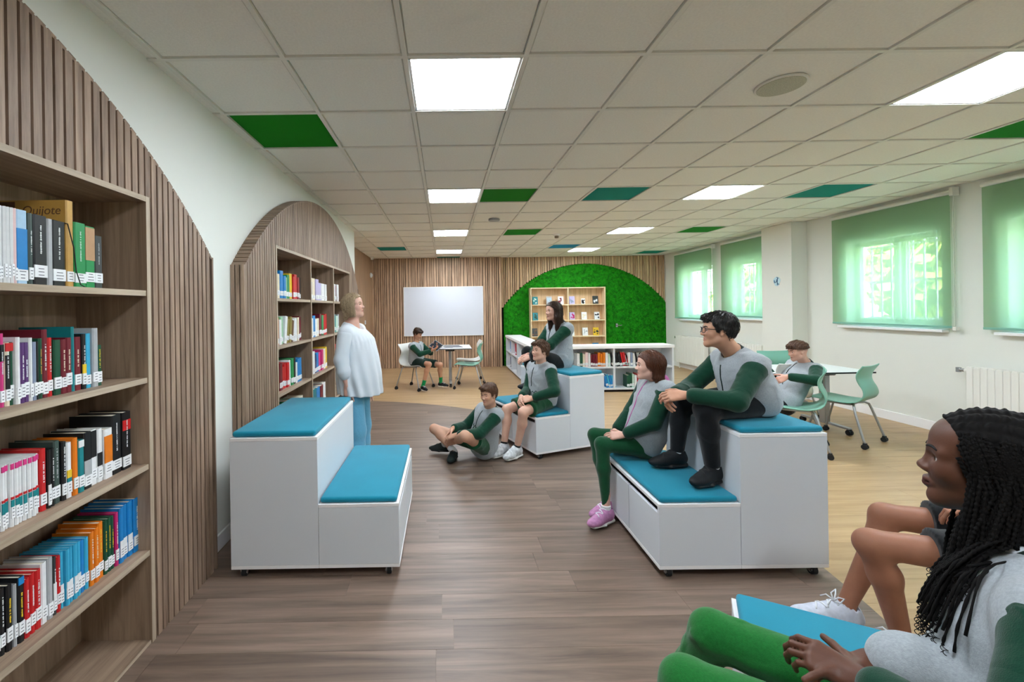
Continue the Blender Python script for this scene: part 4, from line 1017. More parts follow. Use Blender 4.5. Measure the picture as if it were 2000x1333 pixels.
        if style == 'braidcap':
            d = cr(p)-.035
            row = np.arctan2(x, z-.05); d = d-.013*np.abs(np.sin(row*13))-.006*np.sin(y*70)*np.abs(np.sin(row*13))
            d = d-.007*np.sin(y*120+3*np.sin(row*13))*np.abs(np.sin(row*13))
            zh = line([(-.6, -.28), (-.25, -.22), (-.1, .0), (.06, .06), (.11, .14), (.19, .26), (.26, .36), (.35, .42), (.5, .45)])(y)
            return smax(d, (zh-z)*.8, .015)
    c = np.asarray(c, float)
    ext = 1.35 if style in ('long', 'mid') else .75
    s = S(lambda P: f(((P-c)@R)/h)*h, c-h*ext, c+h*ext)
    o = surf(s, vs, 'hair', HM[cl], parent)
    if o is not None and style != 'braidcap':
        me = o.data; nv = len(me.vertices); co = np.empty(nv*3, np.float32); me.vertices.foreach_get('co', co); co = co.reshape(-1, 3).astype(float)
        n = {'long': 1100, 'mid': 900, 'bob': 1000}.get(style, 800); K = {'long': 14, 'mid': 13, 'bob': 11, 'curly': 7}.get(style, 8); st = {'long': .07, 'mid': .06, 'bob': .05, 'curly': .035}.get(style, .034)*h
        P = co[r.integers(0, nv, n)]; crown = c+R@(V(.06 if style in ('bob', 'mid', 'long') else .02, .02 if style in ('bob', 'mid', 'long') else -.22, .56)*h); paths = []
        off = r.uniform(-.0005, .0045, n)*(h/.2)*(2.2 if style == 'curly' else 1.); wob = r.uniform(0, 6.28, n)
        lift = r.uniform(0, 1, n)
        for k in range(K):
            d0 = s.f(P); e = .0025; g = np.stack([s.f(P+ax)-d0 for ax in np.eye(3)*e], 1); g = g/(np.linalg.norm(g, axis=1)[:, None]+1e-9)
            P = P-g*(d0-off*(1 if k else .2))[:, None]; paths.append(P.copy()); bad = np.abs(d0) > .03 if k == 0 else bad | (np.abs(d0) > .03)
            fl = P-crown; fl = fl/(np.linalg.norm(fl, axis=1)[:, None]+1e-9)+V(0, 0, -.55 if style in ('bob', 'mid', 'long') else -.15)
            if style == 'curly': fl = fl+1.3*np.stack([np.sin(wob+k*1.5), np.cos(wob*1.7+k*1.5), np.sin(wob*2.3+k*1.2)], 1)
            else: fl = fl+.22*np.stack([np.sin(wob+k*.5), np.cos(wob*1.7+k*.4), 0*wob], 1)
            if style in ('bob', 'mid', 'long'):
                ql = ((P-c)@R)/h; fm = ((ql[:, 1] > .02) & (ql[:, 2] > -.05))[:, None]; fl = np.where(fm, np.stack([np.sign(ql[:, 0])*.55, np.full(n, -.75), np.full(n, -.45)], 1)@R.T, fl)
            fl = fl-(fl*g).sum(1)[:, None]*g; fl = fl/(np.linalg.norm(fl, axis=1)[:, None]+1e-9)
            P = P+fl*st+g*(.0006 if k < K-2 else .003)*lift[:, None]
        mb = MB(); r0 = .0011*h/.2
        for i in np.nonzero(~bad)[0]:
            pts = [Vector(q[i]) for q in paths]; mb.tube(pts, [r0*(1.15-.75*k/(K-1)) for k in range(K)], 3, cap=False)
        so = pobj(mb, 'hair_strands', HM[cl], parent); so['kind'] = 'stuff'
    return o
def eyes(c, R, h, parent, gaze):
    for s in (-1, 1):
        o = c+R@(V(s*.132, .258, .0)*h); m = MB(); rr = .061*h; g = nrm(gaze); gx = nrm(np.cross(g, (0, 0, 1))); gy = np.cross(gx, g); n = 20; vs = []
        rings = [0, .16, .30, .42, .52, .62, .9, 1.3, 1.8, 2.4, 3.0]
        for a in rings:
            for k in range(n):
                t = 6.2832*k/n; vs.append(o+rr*(g*math.cos(a)+(gx*math.cos(t)+gy*math.sin(t))*math.sin(a)))
        for i in range(len(rings)-1):
            m.mi = 0
            fs = [(i*n+k, (i+1)*n+k, (i+1)*n+(k+1) % n, i*n+(k+1) % n) for k in range(n)]
            m.f += fs; m.m += [2 if i < 2 else 1 if i < 4 else 0]*n
        m.v = [tuple(v) for v in vs]; pobj(m, 'eye', [M['eyew'], M['iris'], M['pupil']], parent)
def brows(hs, c, R, h, parent, cl, thick=1.):
    for s in (-1, 1):
        pts = []
        for t in np.linspace(0, 1, 7):
            p = c+R@(V(s*(.05+.155*t), .60, .085+.03*math.sin(t*2.6)-.012*t)*h); pts.append(trace(hs.f, p, -R[:, 1], .4*h*1.2)-R[:, 1]*.002*h)
        pobj(MB().tube(pts, [h*.010*thick*(.5+1.1*math.sin(.5+2.3*t)) for t in np.linspace(0, 1, 7)], 6), 'eyebrow', BRM[cl], parent)
def ik(a, c, l1, l2, pole):
    a, c = np.asarray(a, float), np.asarray(c, float); d = np.linalg.norm(c-a); k = max(1., d/(l1+l2)*1.002); l1, l2 = l1*k, l2*k
    ax = (c-a)/d; x = (l1*l1-l2*l2+d*d)/(2*d); hh = math.sqrt(max(l1*l1-x*x, 0)); p = np.asarray(pole, float); p = nrm(p-(p@ax)*ax); return a+ax*x+p*hh
def shoe(A, T, s, up, parent, m, sole, lace, vs, bow=False, floor=None):
    """A: point on the ground under the ankle, T: toe direction"""
    T = nrm(T); Uq = nrm(np.asarray(up)-(np.asarray(up)@T)*T); X = np.cross(T, Uq); R = np.stack([X, T, Uq], 1); A = np.asarray(A, float)
    up_ = U([ell((0, .01, .05), (.040, .075, .045)), ell((0, .105, .036), (.044, .085, .032)), cone((0, -.02, .055), (0, -.015, .088), .039, .038), cone((0, .02, .07), (0, .09, .05), .035, .032)], .025)
    up_ = sub(up_, cone((0, -.018, .09), (0, -.016, .13), .031), .006)
    so = U([econe((0, -.045, .015), (0, .06, .014), (.040, .018), (.042, .016), (1, 0, 0), (0, 0, 1)), econe((0, .06, .014), (0, .15, .017), (.046, .016), (.036, .014), (1, 0, 0), (0, 0, 1))], .012)
    so = cut(so, (0, 0, 0), (0, 0, -1), .002)
    def tr(q): return S(lambda P: q.f(((P-A)@R)/s)*s, A-.22*s, A+.26*s)
    o = surf(tr(up_), vs, 'shoe', m, parent); surf(tr(so), vs, 'sole', sole, o)
    L = MB(); fw = tr(up_).f
    for i, y in enumerate((.035, .055, .075, .095)):
        pts = [trace(fw, A+R@(V(x, y+.008*((-1)**i)*(x/.022), .2)*s), -Uq, .25) for x in np.linspace(-.022, .022, 7)]; L.tube(pts, .0035*s, 6)
    if bow:
        for q in (-1, 1):
            b = trace(fw, A+R@(V(0, .032, .2)*s), -Uq, .25); L.tube([b, b+R@(V(q*.012, -.01, .022)*s), b+R@(V(q*.032, -.02, .03)*s), b+R@(V(q*.034, -.005, .012)*s), b+R@(V(q*.01, 0, .002)*s)], .003*s, 6); L.tube([b, b+R@(V(q*.018, .02, .012)*s), b+R@(V(q*.03, .035, -.004)*s)], .0028*s, 6)
    pobj(L, 'laces', lace, o); return o
def person(p):
    s = p['s']; vs = p.get('vs', .005); vc = p.get('vc', .008); sd = p.get('seed', 1)
    hip, c7, hc = (np.asarray(p[k], float) for k in ('hip', 'c7', 'head')); bf = nrm((*p['bf'], 0)); left = V(-bf[1], bf[0], 0)
    root = empty('person', tuple(p.get('base', (hip[0], hip[1], 0.)))); tag(root, p['label'], 'person')
    lat = nrm(left+V(0, 0, p.get('shtilt', 0.))); sp = nrm(c7-hip); fw = nrm(np.cross(sp, -lat)) if np.cross(sp, -lat)@bf > 0 else nrm(np.cross(sp, lat))
    shw = p.get('shw', .165)*s; hipw = .085*s
    sh = {q: c7-sp*.045*s+lat*(shw if q == 'L' else -shw)+fw*p.get('shfwd', .01)*s for q in 'LR'}
    if 'sh' in p: sh.update({k: np.asarray(v, float) for k, v in p['sh'].items()})
    hp = {q: hip+left*(hipw if q == 'L' else -hipw) for q in 'LR'}
    if 'hips' in p: hp.update({k: np.asarray(v, float) for k, v in p['hips'].items()})
    kn = {q: np.asarray(p['knee'+q], float) for q in 'LR'}; an = {q: np.asarray(p['ank'+q], float) for q in 'LR'}
    wr = {q: np.asarray(p['wr'+q], float) for q in 'LR'}; el = {q: ik(sh[q], wr[q], p.get('ua', .285)*s, p.get('fa', .25)*s, p['pole'+q]) for q in 'LR'}
    R = headframe(p['fd'], roll=p.get('hroll', 0.)); h = p.get('hh', .225*s**.5)
    # --- body
    sk = np.array(lin(p['skin'])); lipc = np.array(lin(p.get('lip', '#a85f58')))
    H = head(hc, R, h, p.get('child', 1.), p.get('jaw', .95), p.get('lips', 1.), p.get('nose', 1.), p.get('nosew', 1.))
    nb = hc+R@(V(0, -.13, -.25)*h)
    items = [cone(nb, c7+fw*.01*s, .052*s, .058*s), cone(c7+fw*.0, c7-sp*.06*s, .06*s, .075*s)]
    items += [econe(hip, c7-sp*.10*s, (.13*s, .09*s), (.14*s, .085*s), lat, fw)]
    limbs = []
    for q in 'LR':
        limbs += [U([cone(c7-sp*.05*s, sh[q], .055*s, .05*s), cone(sh[q], el[q], .043*s, .034*s), cone(el[q], el[q]+(wr[q]-el[q])*.35, .033*s, .035*s), cone(el[q]+(wr[q]-el[q])*.35, wr[q], .035*s, .024*s)], .03*s)]
        lf = .78*s if p.get('bot', 'trousers') == 'trousers' else s
        limbs += [U([cone(hp[q], kn[q], .074*lf, .052*lf), cone(kn[q], kn[q]+(an[q]-kn[q])*.3-bf*.012*s, .05*lf, .05*lf), cone(kn[q]+(an[q]-kn[q])*.3-bf*.012*s, an[q], .05*lf, .031*s), cone(an[q], an[q]+nrm((*p['toe'+q], 0))*.05*s-V(0, 0, .03*s), .032*s, .03*s)], .03*s)]
    body = U([U([H]+items, .035*s)]+limbs, .004*s)
    hands = []
    for q in 'LR':
        if 'hand'+q in p:
            hd = p['hand'+q]; th = (1 if q == 'R' else -1)*hd.get('flip', 1)
            hands.append(hand(wr[q], hd['F'], hd['N'], th, p.get('hl', .178)*s, hd.get('curl', (.5, .55, .6, .65)), hd.get('tc', .3), hd.get('spread', .05)))
    body = U([body]+hands, .01*s)
    def col(P):
        q = ((P-hc)@R)/h; cc = np.repeat(sk[None], len(P), 0)
        n = np.sin(P@V(31, 17, 23))*np.sin(P@V(13, 41, 19)); cc = cc*(1+.04*n)[:, None]
        w = np.exp(-(((q[:, 0])/.085)**4+((q[:, 2]+.268)/.037)**4))*(q[:, 1] > .2)*.8; cc = cc*(1-w[:, None])+lipc*w[:, None]
        w = np.exp(-(((np.abs(q[:, 0])-.17)/.09)**2+((q[:, 2]+.1)/.09)**2))*(q[:, 1] > .1)*.16; cc = cc*(1-w[:, None])+np.array([sk[0]*1.1, sk[1]*.75, sk[2]*.7])*w[:, None]
        for hdn in [wr['L'], wr['R']]:
            w = np.exp(-(((P-hdn)**2).sum(1)/(.13*s)**2))*.25; cc = cc*(1-w[:, None])+np.array([sk[0]*1.03, sk[1]*.82, sk[2]*.78])*w[:, None]
        if p.get('stub'):
            w = np.clip((q[:, 2]-p['stub'][0])/.12, 0, 1)*(q[:, 1] < .17)*(q[:, 1] > -.6)*(q[:, 2] < .6)*(q[:, 2] > -.3)*.8; cc = cc*(1-w[:, None])+np.array(lin(p['stub'][1]))*w[:, None]
        return cc
    bo = surf(body, vs, 'body', M['skin'], root, col)
    gz = p.get('gaze', p['fd']); eyes(hc, R, h, root, gz); brows(H, hc, R, h, root, p['hair'][1], p.get('brow', 1.))
    if p['hair'][0]: make_hair(p['hair'][0], hc, R, h, p['hair'][1], p.get('vh', vs), root, sd)
    # --- top
    top = p.get('top', 'sweat'); out = dict(root=root, sh=sh, el=el, wr=wr, R=R, h=h, hc=hc, fw=fw, lat=lat, sp=sp, hip=hip, c7=c7, H=H, s=s, kn=kn, an=an)
    Ls = np.linalg.norm(c7-hip)
    if top == 'sweat':
        st = [(.0, .180, .142), (.14, .188, .152), (.38, .176, .138), (.68, .182, .126), (.86, .150, .098), (.95, .078, .068)]
        bulge = p.get('bulge', .0)
        P_ = [(hip+sp*Ls*a+fw*(.012+bulge*(1-abs(a-.15)*2.2 if a < .6 else 0))*s, (l*s, d*s)) for a, l, d in st]
        tor = U([econe(P_[i][0], P_[i+1][0], P_[i][1], P_[i+1][1], lat, fw) for i in range(len(P_)-1)]+[cone(c7-sp*.055*s, sh[q], .062*s, .066*s) for q in 'LR']+[cone(sh[q], sh[q]+(el[q]-sh[q])*.18, .066*s, .063*s) for q in 'LR'], .045*s)
        if 'lump' in p: tor = U([tor]+[ell(cc_, rr_) for cc_, rr_ in p['lump']], .05)
        tor = folds(tor, .0105*s, sd, 26., sp)
        tor = cut(tor, hip-sp*p.get('hem', .06)*s, -sp+fw*p.get('hemt', .22), .02*s)
        tor = sub(tor, cone(c7+sp*.03*s+fw*.03*s, nb+(nb-c7)*.3, .058*s, .075*s), .006)
        to = surf(tor, vc, 'sweatshirt', M['c_grey'], root); out['tor'] = tor
        for q in 'LR':
            a0 = sh[q]+(el[q]-sh[q])*p.get('yoke', .13)-fw*0+lat*(.004 if q == 'L' else -.004)
            wend = wr[q]-nrm(wr[q]-el[q])*.012*s
            sl = U([cone(a0, el[q], .068*s, .059*s), cone(el[q], wend-nrm(wr[q]-el[q])*.03*s, .058*s, .049*s), cone(a0, a0, .068*s)], .02*s)
            sl = folds(sl, .0095*s, sd+7+ord(q), 34., nrm(el[q]-sh[q]))
            so = surf(sl, vc*.9, 'sleeve', p.get('slm', M['c_green']), to)
            surf(cut(cut(cone(wend-nrm(wr[q]-el[q])*.05*s, wend+nrm(wr[q]-el[q])*.02*s, .041*s, .036*s), wend+nrm(wr[q]-el[q])*.004*s, nrm(wr[q]-el[q])), wend-nrm(wr[q]-el[q])*.05*s, -nrm(wr[q]-el[q])), vc*.8, 'cuff', M['c_collar'] if 'cuff' not in p else p['cuff'], to)
        nd = nrm(nb-c7)
        ring = econe(c7-nd*.02*s+fw*.012*s, c7+nd*.05*s+fw*.012*s, (.080*s, .080*s), (.068*s, .068*s), lat, fw)
        ring = cut(cut(ring, c7+nd*.048*s+fw*.0, nd+fw*.35), c7-nd*.035*s, -nd); ring = sub(ring, cone(c7-nd*.08*s+fw*.008*s, c7+nd*.2*s+fw*.008*s, .060*s, .060*s), .004)
        surf(ring, vc*.7, 'collar', p.get('colm', M['c_collar']), to)
        if p.get('tee'):
            rg_ = econe(c7-nd*.01*s+fw*.022*s, c7+nd*.062*s+fw*.016*s, (.070*s, .072*s), (.062*s, .062*s), lat, fw); rg_ = cut(cut(rg_, c7+nd*.056*s, nd+fw*.30), c7-nd*.03*s, -nd); rg_ = sub(rg_, cone(c7-nd*.08*s+fw*.010*s, c7+nd*.2*s+fw*.010*s, .057*s, .057*s), .004)
            surf(rg_, vc*.7, 'undershirt', M['c_white'], root)
        # quarter zip
        pts = []
        for t in np.linspace(.02, p.get('zip', .20), 8):
            pts.append(trace(tor.f, c7-sp*t*s*1.15+fw*.3*s, -fw, .4))
        pobj(MB().tube([q+fw*.0005 for q in pts], .0045*s, 6), 'zip', p.get('zipm', M['c_collar']), to)
        out['to'] = to
    # --- bottoms
    b = p.get('bot', 'trousers'); bm = p.get('botm', M['c_black'])
    if b:
        pel = econe(hip-left*.045*s, hip+left*.045*s, (.10*s, .11*s), (.10*s, .11*s), sp, fw)
        pel = U([econe(hip-sp*.02*s, hip+sp*.09*s, (.143*s, .104*s), (.143*s, .098*s), lat, fw)], .03)
        it = [pel]
        for q in 'LR':
            k, a = kn[q], an[q]; tr_ = p.get('loose', 1.)
            if b == 'trousers':
                it.append(U([cone(hp[q], k, .092*s, .066*s*tr_), cone(k, k+(a-k)*.35, .065*s*tr_, .060*s*tr_), cone(k+(a-k)*.35, a+(k-a)*.10, .060*s*tr_, p.get('anr', .042)*s*tr_)], .03*s))
            elif b == 'shorts':
                e = hp[q]+(k-hp[q])*p.get('shl', .78); it.append(cut(U([cone(hp[q], e, .096*s, .088*s), cone(e, k, .088*s, .086*s)], .01), e, k-hp[q], .004))
        bt = folds(U(it, .04*s), .0085*s*p.get('bfold', 1.), sd+3, 30., None)
        bo_ = surf(bt, vc, {'trousers': 'trousers', 'shorts': 'shorts'}[b], bm, root); out['bt'] = bt
    # --- feet
    if p.get('shoe'):
        m_, so_, la_ = p['shoe']
        for q in 'LR':
            T = nrm((*p['toe'+q], 0)) if len(p['toe'+q]) == 2 else nrm(p['toe'+q]); up = p.get('shup'+q, V(0, 0, 1)); up = np.asarray(up, float)
            g = an[q]-nrm(up)*.085*s
            o = shoe(g, T, s*p.get('shs', .98), up, root, M[m_], M[so_], M[la_], vc*.8, p.get('bow', False))
            if p.get('sock'):
                sm, hgt = p['sock']; ax = nrm(kn[q]-an[q]); surf(cut(U([cone(g+up*.05*s, an[q], .034*s, .036*s), cone(an[q], an[q]+ax*hgt*s, .036*s, .040*s+.06*max(0, hgt-.1)*s)], .02), an[q]+ax*hgt*s, ax), vc*.7, 'sock', M[sm], root)
    return out

def emblem(d, down, lat0, wid, mt, flip=1):
    """embroidered cursive flourish on the chest"""
    q = d; o = q['c7']-q['sp']*down; pl = []
    for (x0, amp, n, z0) in ((0., .020, 3.5, .0), (.1, .012, 5., -.030)):
        pts = []
        for t in np.linspace(0, 1, 40):
            x = lat0+flip*wid*(x0+t*(1-x0)-.5); z = z0+amp*math.sin(t*n*6.28)*(1-.4*t)+.010*math.sin(t*17)
            pts.append(trace(q['tor'].f, o+q['lat']*x+q['sp']*z+q['fw']*.3, -q['fw'], .45)+q['fw']*.0006)
        pl.append(pts)
    m = MB()
    for pts in pl: m.tube(pts, .0032, 5)
    return pobj(m, 'embroidery', mt, q['to'])
# ---------------------------------------------------------------- the people
def A(u, v, Y): return np.array(Wp(u, v, Y))
def G(u, v, z=0.): return np.array(F(u, v, z))
TAN, LIGHT, FAIR, DARK, OLIVE = '#c08a68', '#d3a083', '#d8aa90', '#6d4331', '#b07d5e'
PEOPLE = {}
# standing woman
PEOPLE['woman'] = person(dict(label='standing woman with ash-blonde bob in a white blouse and light blue trousers', s=.97, seed=3, vs=.0048, vc=.007, skin='#d3a896',
    hip=(-.775, 3.74, .86), c7=A(686, 637, 3.74), head=A(692, 599, 3.73), bf=(1, -.15), fd=(1, -.22, .24), hair=('bob', 'blonde'), hh=.205, brow=.7,
    kneeL=(-.745, 3.83, .47), kneeR=(-.755, 3.65, .47), ankL=(-.76, 3.84, .085), ankR=(-.77, 3.64, .085), toeL=(1, .1), toeR=(1, -.1),
    ua=.240, fa=.215, wrL=(-.72, 3.98, .82), wrR=A(678, 752, 3.56), poleL=(-1, .3, 0), poleR=(-1, -.3, 0), shw=.17,
    handR=dict(F=(.12, 0, -1), N=(.1, 1, 0), curl=(.35, .4, .45, .5)), handL=dict(F=(.1, 0, -1), N=(.1, -1, 0), curl=(.35, .4, .45, .5)),
    top=None, bot='trousers', botm=M['c_blue'], loose=1.25, anr=.075, shoe=('sh_white', 'sh_sole_w', 'lace')))
def blouse(d):
    s = d['s']; hip, c7, sp, lat, fw = d['hip'], d['c7'], d['sp'], d['lat'], d['fw']; L = np.linalg.norm(c7-hip)
    st = [(-.14, .20, .195, .035), (.15, .195, .185, .035), (.42, .18, .168, .04), (.66, .18, .150, .035), (.86, .145, .10, .0), (.98, .085, .075, 0.)]
    P_ = [(hip+sp*L*a+fw*o, (l*s, q*s)) for a, l, q, o in st]
    t = U([econe(P_[i][0], P_[i+1][0], P_[i][1], P_[i+1][1], lat, fw) for i in range(len(P_)-1)]+[cone(c7-sp*.06*s, d['sh'][k], .06*s, .062*s) for k in 'LR'], .05)
    f0 = t.f
    def fl(P):
        q = P-hip; u, w, z = q@lat, q@fw, q@sp; a = np.arctan2(u, w); k = np.clip(1-(z+.06)/(L*.8), 0, 1)
        return f0(P)-.010*np.sin(a*15+2*np.sin(z*6))*k-.003*np.sin(a*32+9*z)*np.clip((z-L*.55)/.1, 0, 1)*np.clip((L*.86-z)/.06, 0, 1)
    t = S(fl, t.lo-.02, t.hi+.02)
    t = cut(t, hip-sp*.085*s, -sp-fw*.12, .004); t = sub(t, econe(c7+V(0, 0, .03)+fw*.045, c7+V(0, 0, .12)+fw*.05, (.088, .095), (.1, .1), lat, fw), .012)
    o = surf(t, .007, 'blouse', M['c_white'], d['root'])
    for k in 'LR':
        e, w, h = d['el'][k], d['wr'][k], d['sh'][k]; ax = nrm(w-e); m = e+ax*.10*s
        sl = folds(U([cone(h+(e-h)*.1, e, .066*s, .063*s), cone(e, m, .063*s, .060*s), cone(m, m+ax*.03*s, .058*s, .047*s)], .02), .006, 5+ord(k), 26., nrm(e-h)); surf(sl, .007, 'sleeve', M['c_white'], o)
        surf(cut(cone(m+ax*.02*s, m+ax*.055*s, .046*s, .044*s), m+ax*.05*s, ax), .006, 'cuff', M['c_white'], o)
blouse(PEOPLE['woman'])
# boy with tablet at the square table
PEOPLE['tablet'] = person(dict(label='boy in green shorts on a white chair holding a tablet at the square table', s=.86, seed=4, vs=.0062, vc=.0085, skin='#bf8f74',
    hip=A(812, 706, 8.06), c7=A(812, 671, 8.05), head=A(816, 653, 8.02), bf=(.85, -.5), fd=(.82, -.45, -.38), hair=('short', 'dbrown'), hh=.20,
    kneeR=A(838, 712, 7.72), kneeL=A(860, 713, 7.92), ankR=A(826, 755, 7.76), ankL=A(861, 748, 8.02), toeR=(.5, -.85), toeL=(.9, -.45),
    wrR=A(842, 686, 7.84), wrL=A(842, 679, 7.98), poleR=(-.4, -.6, -.6), poleL=(.2, .6, -.6),
    handR=dict(F=(.8, -.1, .35), N=(-.2, .5, .8), curl=(.4, .4, .4, .4)), handL=dict(F=(.8, -.2, .3), N=(-.1, -.6, .6), curl=(.5, .5, .5, .5)),
    bot='shorts', botm=M['c_navy'], shl=.80, shoe=('sh_black', 'sh_sole_w', 'lace'), sock=('sockg', .14)))
# boy on the floor
PEOPLE['floor'] = person(dict(label='boy sitting cross-legged on the floor in green shorts, leaning on the bench', s=.88, seed=5, vs=.0045, vc=.007, skin='#c69a80',
    hip=A(944, 871, 4.30), c7=A(960, 798, 4.18), head=A(954, 772, 4.10), bf=(-.93, -.37), fd=(-.72, -.68, -.02), hair=('short', 'brown'), hh=.20, child=-1.3, hem=.10, hemt=.1,
    kneeR=A(848, 838, 4.42), kneeL=A(908, 852, 3.86), ankR=G(886, 882, .085), ankL=G(868, 868, .10), toeR=(-.3, -.95), toeL=(-.95, .15),
    wrR=A(884, 838, 4.18), wrL=A(893, 850, 4.02), poleR=(.3, .8, -.4), poleL=(.2, -.8, -.4),
    handR=dict(F=(-.6, -.35, -.55), N=(0, -.5, -.8), curl=(.4, .4, .4, .45)), handL=dict(F=(-.8, .3, -.3), N=(-.1, .4, -.8), curl=(.4, .45, .5, .5)),
    bot='shorts', botm=M['c_green2'], shl=.62, shoe=('sh_dark', 'sh_sole_b', 'laceb'), sock=('sockw', .07)))
# curly boy on the low tier
PEOPLE['curly'] = person(dict(label='curly-haired boy in green shorts and white trainers on the angled bench', s=.90, seed=6, vs=.0045, vc=.007, skin='#d6ab95',
    hip=(1.02, 4.50, .535), c7=A(1058, 712, 4.48), head=A(1054, 687, 4.42), bf=(-.93, -.40), fd=(-.85, -.45, .18), hair=('curly', 'brown'), hh=.203,
    kneeR=A(990, 800, 4.42), kneeL=A(1022, 806, 4.18), ankR=G(984, 874, .085), ankL=G(1009, 878, .085), toeR=(-.75, -.66), toeL=(-.72, -.7),
    wrR=A(1018, 775, 4.34), wrL=A(1040, 778, 4.22), poleR=(.3, .7, -.5), poleL=(.35, -.75, -.5),
    handR=dict(F=(-.35, -.75, -.35), N=(.5, -.4, -.6), curl=(.75, .8, .8, .8), tc=.5), handL=dict(F=(-.85, .15, -.2), N=(.1, .6, -.6), curl=(.75, .8, .8, .8), tc=.5),
    bot='shorts', botm=M['c_green2'], shl=.76, shoe=('sh_white', 'sh_sole_w', 'lace'), shs=1.2, sock=('sockb', .06)))
# long-haired girl on the high tier
PEOPLE['longhair'] = person(dict(label='girl with long dark wavy hair on the high tier of the angled bench', s=.95, seed=7, vs=.0048, vc=.007, skin='#d0a591',
    hip=A(1092, 709, 4.86), c7=A(1094, 634, 4.84), head=A(1080, 609, 4.76), bf=(-.95, -.3), fd=(-.93, -.34, .05), hair=('long', 'dbrown'), hh=.205, brow=.8, shl=.8,
    kneeR=A(1030, 688, 4.80), kneeL=A(1046, 694, 4.58), ankR=A(1040, 746, 4.80), ankL=A(1054, 754, 4.58), toeR=(-1, -.2), toeL=(-1, -.25),
    wrR=A(1032, 693, 4.74), wrL=A(1038, 697, 4.62), poleR=(.3, .8, -.3), poleL=(.4, -.8, -.5),
    handR=dict(F=(-.9, -.2, -.3), N=(.1, -.5, -.7), curl=(.6, .6, .6, .6)), handL=dict(F=(-.9, .2, -.3), N=(0, .6, -.7), curl=(.6, .6, .6, .6)),
    bot='trousers', botm=M['c_black'], shoe=('sh_black', 'sh_sole_b', 'laceb')))
# girl with pink trim
PEOPLE['pink'] = person(dict(label='girl with chestnut hair, pink-trimmed sweatshirt and green leggings on the bench edge', s=.84, seed=8, vs=.0038, vc=.006, skin='#d9ae9b',
    hip=(1.38, 3.03, .525), c7=A(1288, 745, 3.02), head=A(1267, 716, 3.0), bf=(-1, .0), fd=(-.95, .26, .10), hair=('mid', 'chest'), hh=.198, brow=.7,
    kneeR=A(1162, 850, 3.16), kneeL=A(1176, 868, 2.96), ankR=G(1188, 985, .085), ankL=G(1184, 1001, .085), toeR=(-.85, -.45), toeL=(-.85, -.52),
    wrR=A(1202, 842, 3.06), wrL=A(1218, 850, 2.92), poleR=(.3, .6, -.5), poleL=(.5, -.7, -.6),
    handR=dict(F=(-.75, -.5, -.3), N=(.3, -.5, -.7), curl=(.6, .65, .7, .7)), handL=dict(F=(-.9, .35, -.15), N=(.2, .6, -.7), curl=(.6, .65, .7, .7)),
    bot='trousers', botm=M['c_green2'], loose=.86, anr=.036, shoe=('sh_pink', 'sh_sole_w', 'lace'), shs=1.14, sock=('sockw', .06), colm=M['c_pink'], bfold=.4, zip=.40, zipm=M['c_pink']))
def lining(d):
    t = d['tor']; q = ell(A(1236, 816, 2.86), (.055, .07, .075))
    surf(S(lambda P: np.maximum(t.f(P)-.004, q.f(P)), q.lo, q.hi), .004, 'pink_lining', cloth('pale_pink_lining', '#d3a0bd', .1), d['to'])
lining(PEOPLE['pink'])
# boy with glasses
PEOPLE['glasses'] = person(dict(label='boy with black-framed glasses and black trousers on the high tier of the bench', s=.95, seed=9, vs=.0038, vc=.006, skin='#c5967b',
    hip=(1.90, 2.66, .905), c7=A(1440, 694, 2.66), head=A(1402, 647, 2.64), bf=(-1, .02), fd=(-.935, .32, .10), hair=('quiff', 'black'), hh=.212, brow=1.1,
    kneeR=A(1330, 790, 2.80), kneeL=A(1378, 800, 2.50), ankR=A(1322, 887, 2.79), ankL=A(1392, 917, 2.52), toeR=(-1, -.08), toeL=(-.9, -.42),
    wrR=A(1316, 770, 2.66), wrL=A(1340, 772, 2.52), poleR=(.2, .7, -.5), poleL=(.35, -.8, -.55), ua=.30, fa=.26,
    handR=dict(F=(-.7, -.55, -.25), N=(.4, -.5, -.6), curl=(.75, .8, .8, .8), tc=.5), handL=dict(F=(-.9, .3, -.1), N=(.2, .6, -.6), curl=(.75, .8, .8, .8), tc=.5),
    bot='trousers', botm=M['c_black'], anr=.046, shoe=('sh_black', 'sh_sole_b', 'laceb'), shs=1.06, sock=('sockw', .06), hem=.085, hemt=.35))
def glasses(d):
    c, R, h = d['hc'], d['R'], d['h']; P = lambda x, y, z: c+R@(V(x, y, z)*h); m = MB()
    for s in (-1, 1):
        pts = [P(s*.145+.098*math.copysign(abs(math.cos(a))**.7, math.cos(a)), .415-.03*abs(.145+.098*math.cos(a)*s*s)+(-.04 if s*math.cos(a) > .5 else 0), -.005+.078*math.copysign(abs(math.sin(a))**.7, math.sin(a))) for a in np.linspace(0, 6.2832, 25)]
        m.tube(pts, .0020, 6, cap=False)
        m.tube([P(s*.245, .365, .045), P(s*.325, .26, .045), P(s*.335, .02, .045), P(s*.33, -.08, .03), P(s*.32, -.13, -.03)], .0021, 6)
    m.tube([P(-.045, .41, .01), P(0, .425, .025), P(.045, .41, .01)], .0024, 6)
    o = pobj(m, 'glasses', M['black'], d['root'])
glasses(PEOPLE['glasses'])
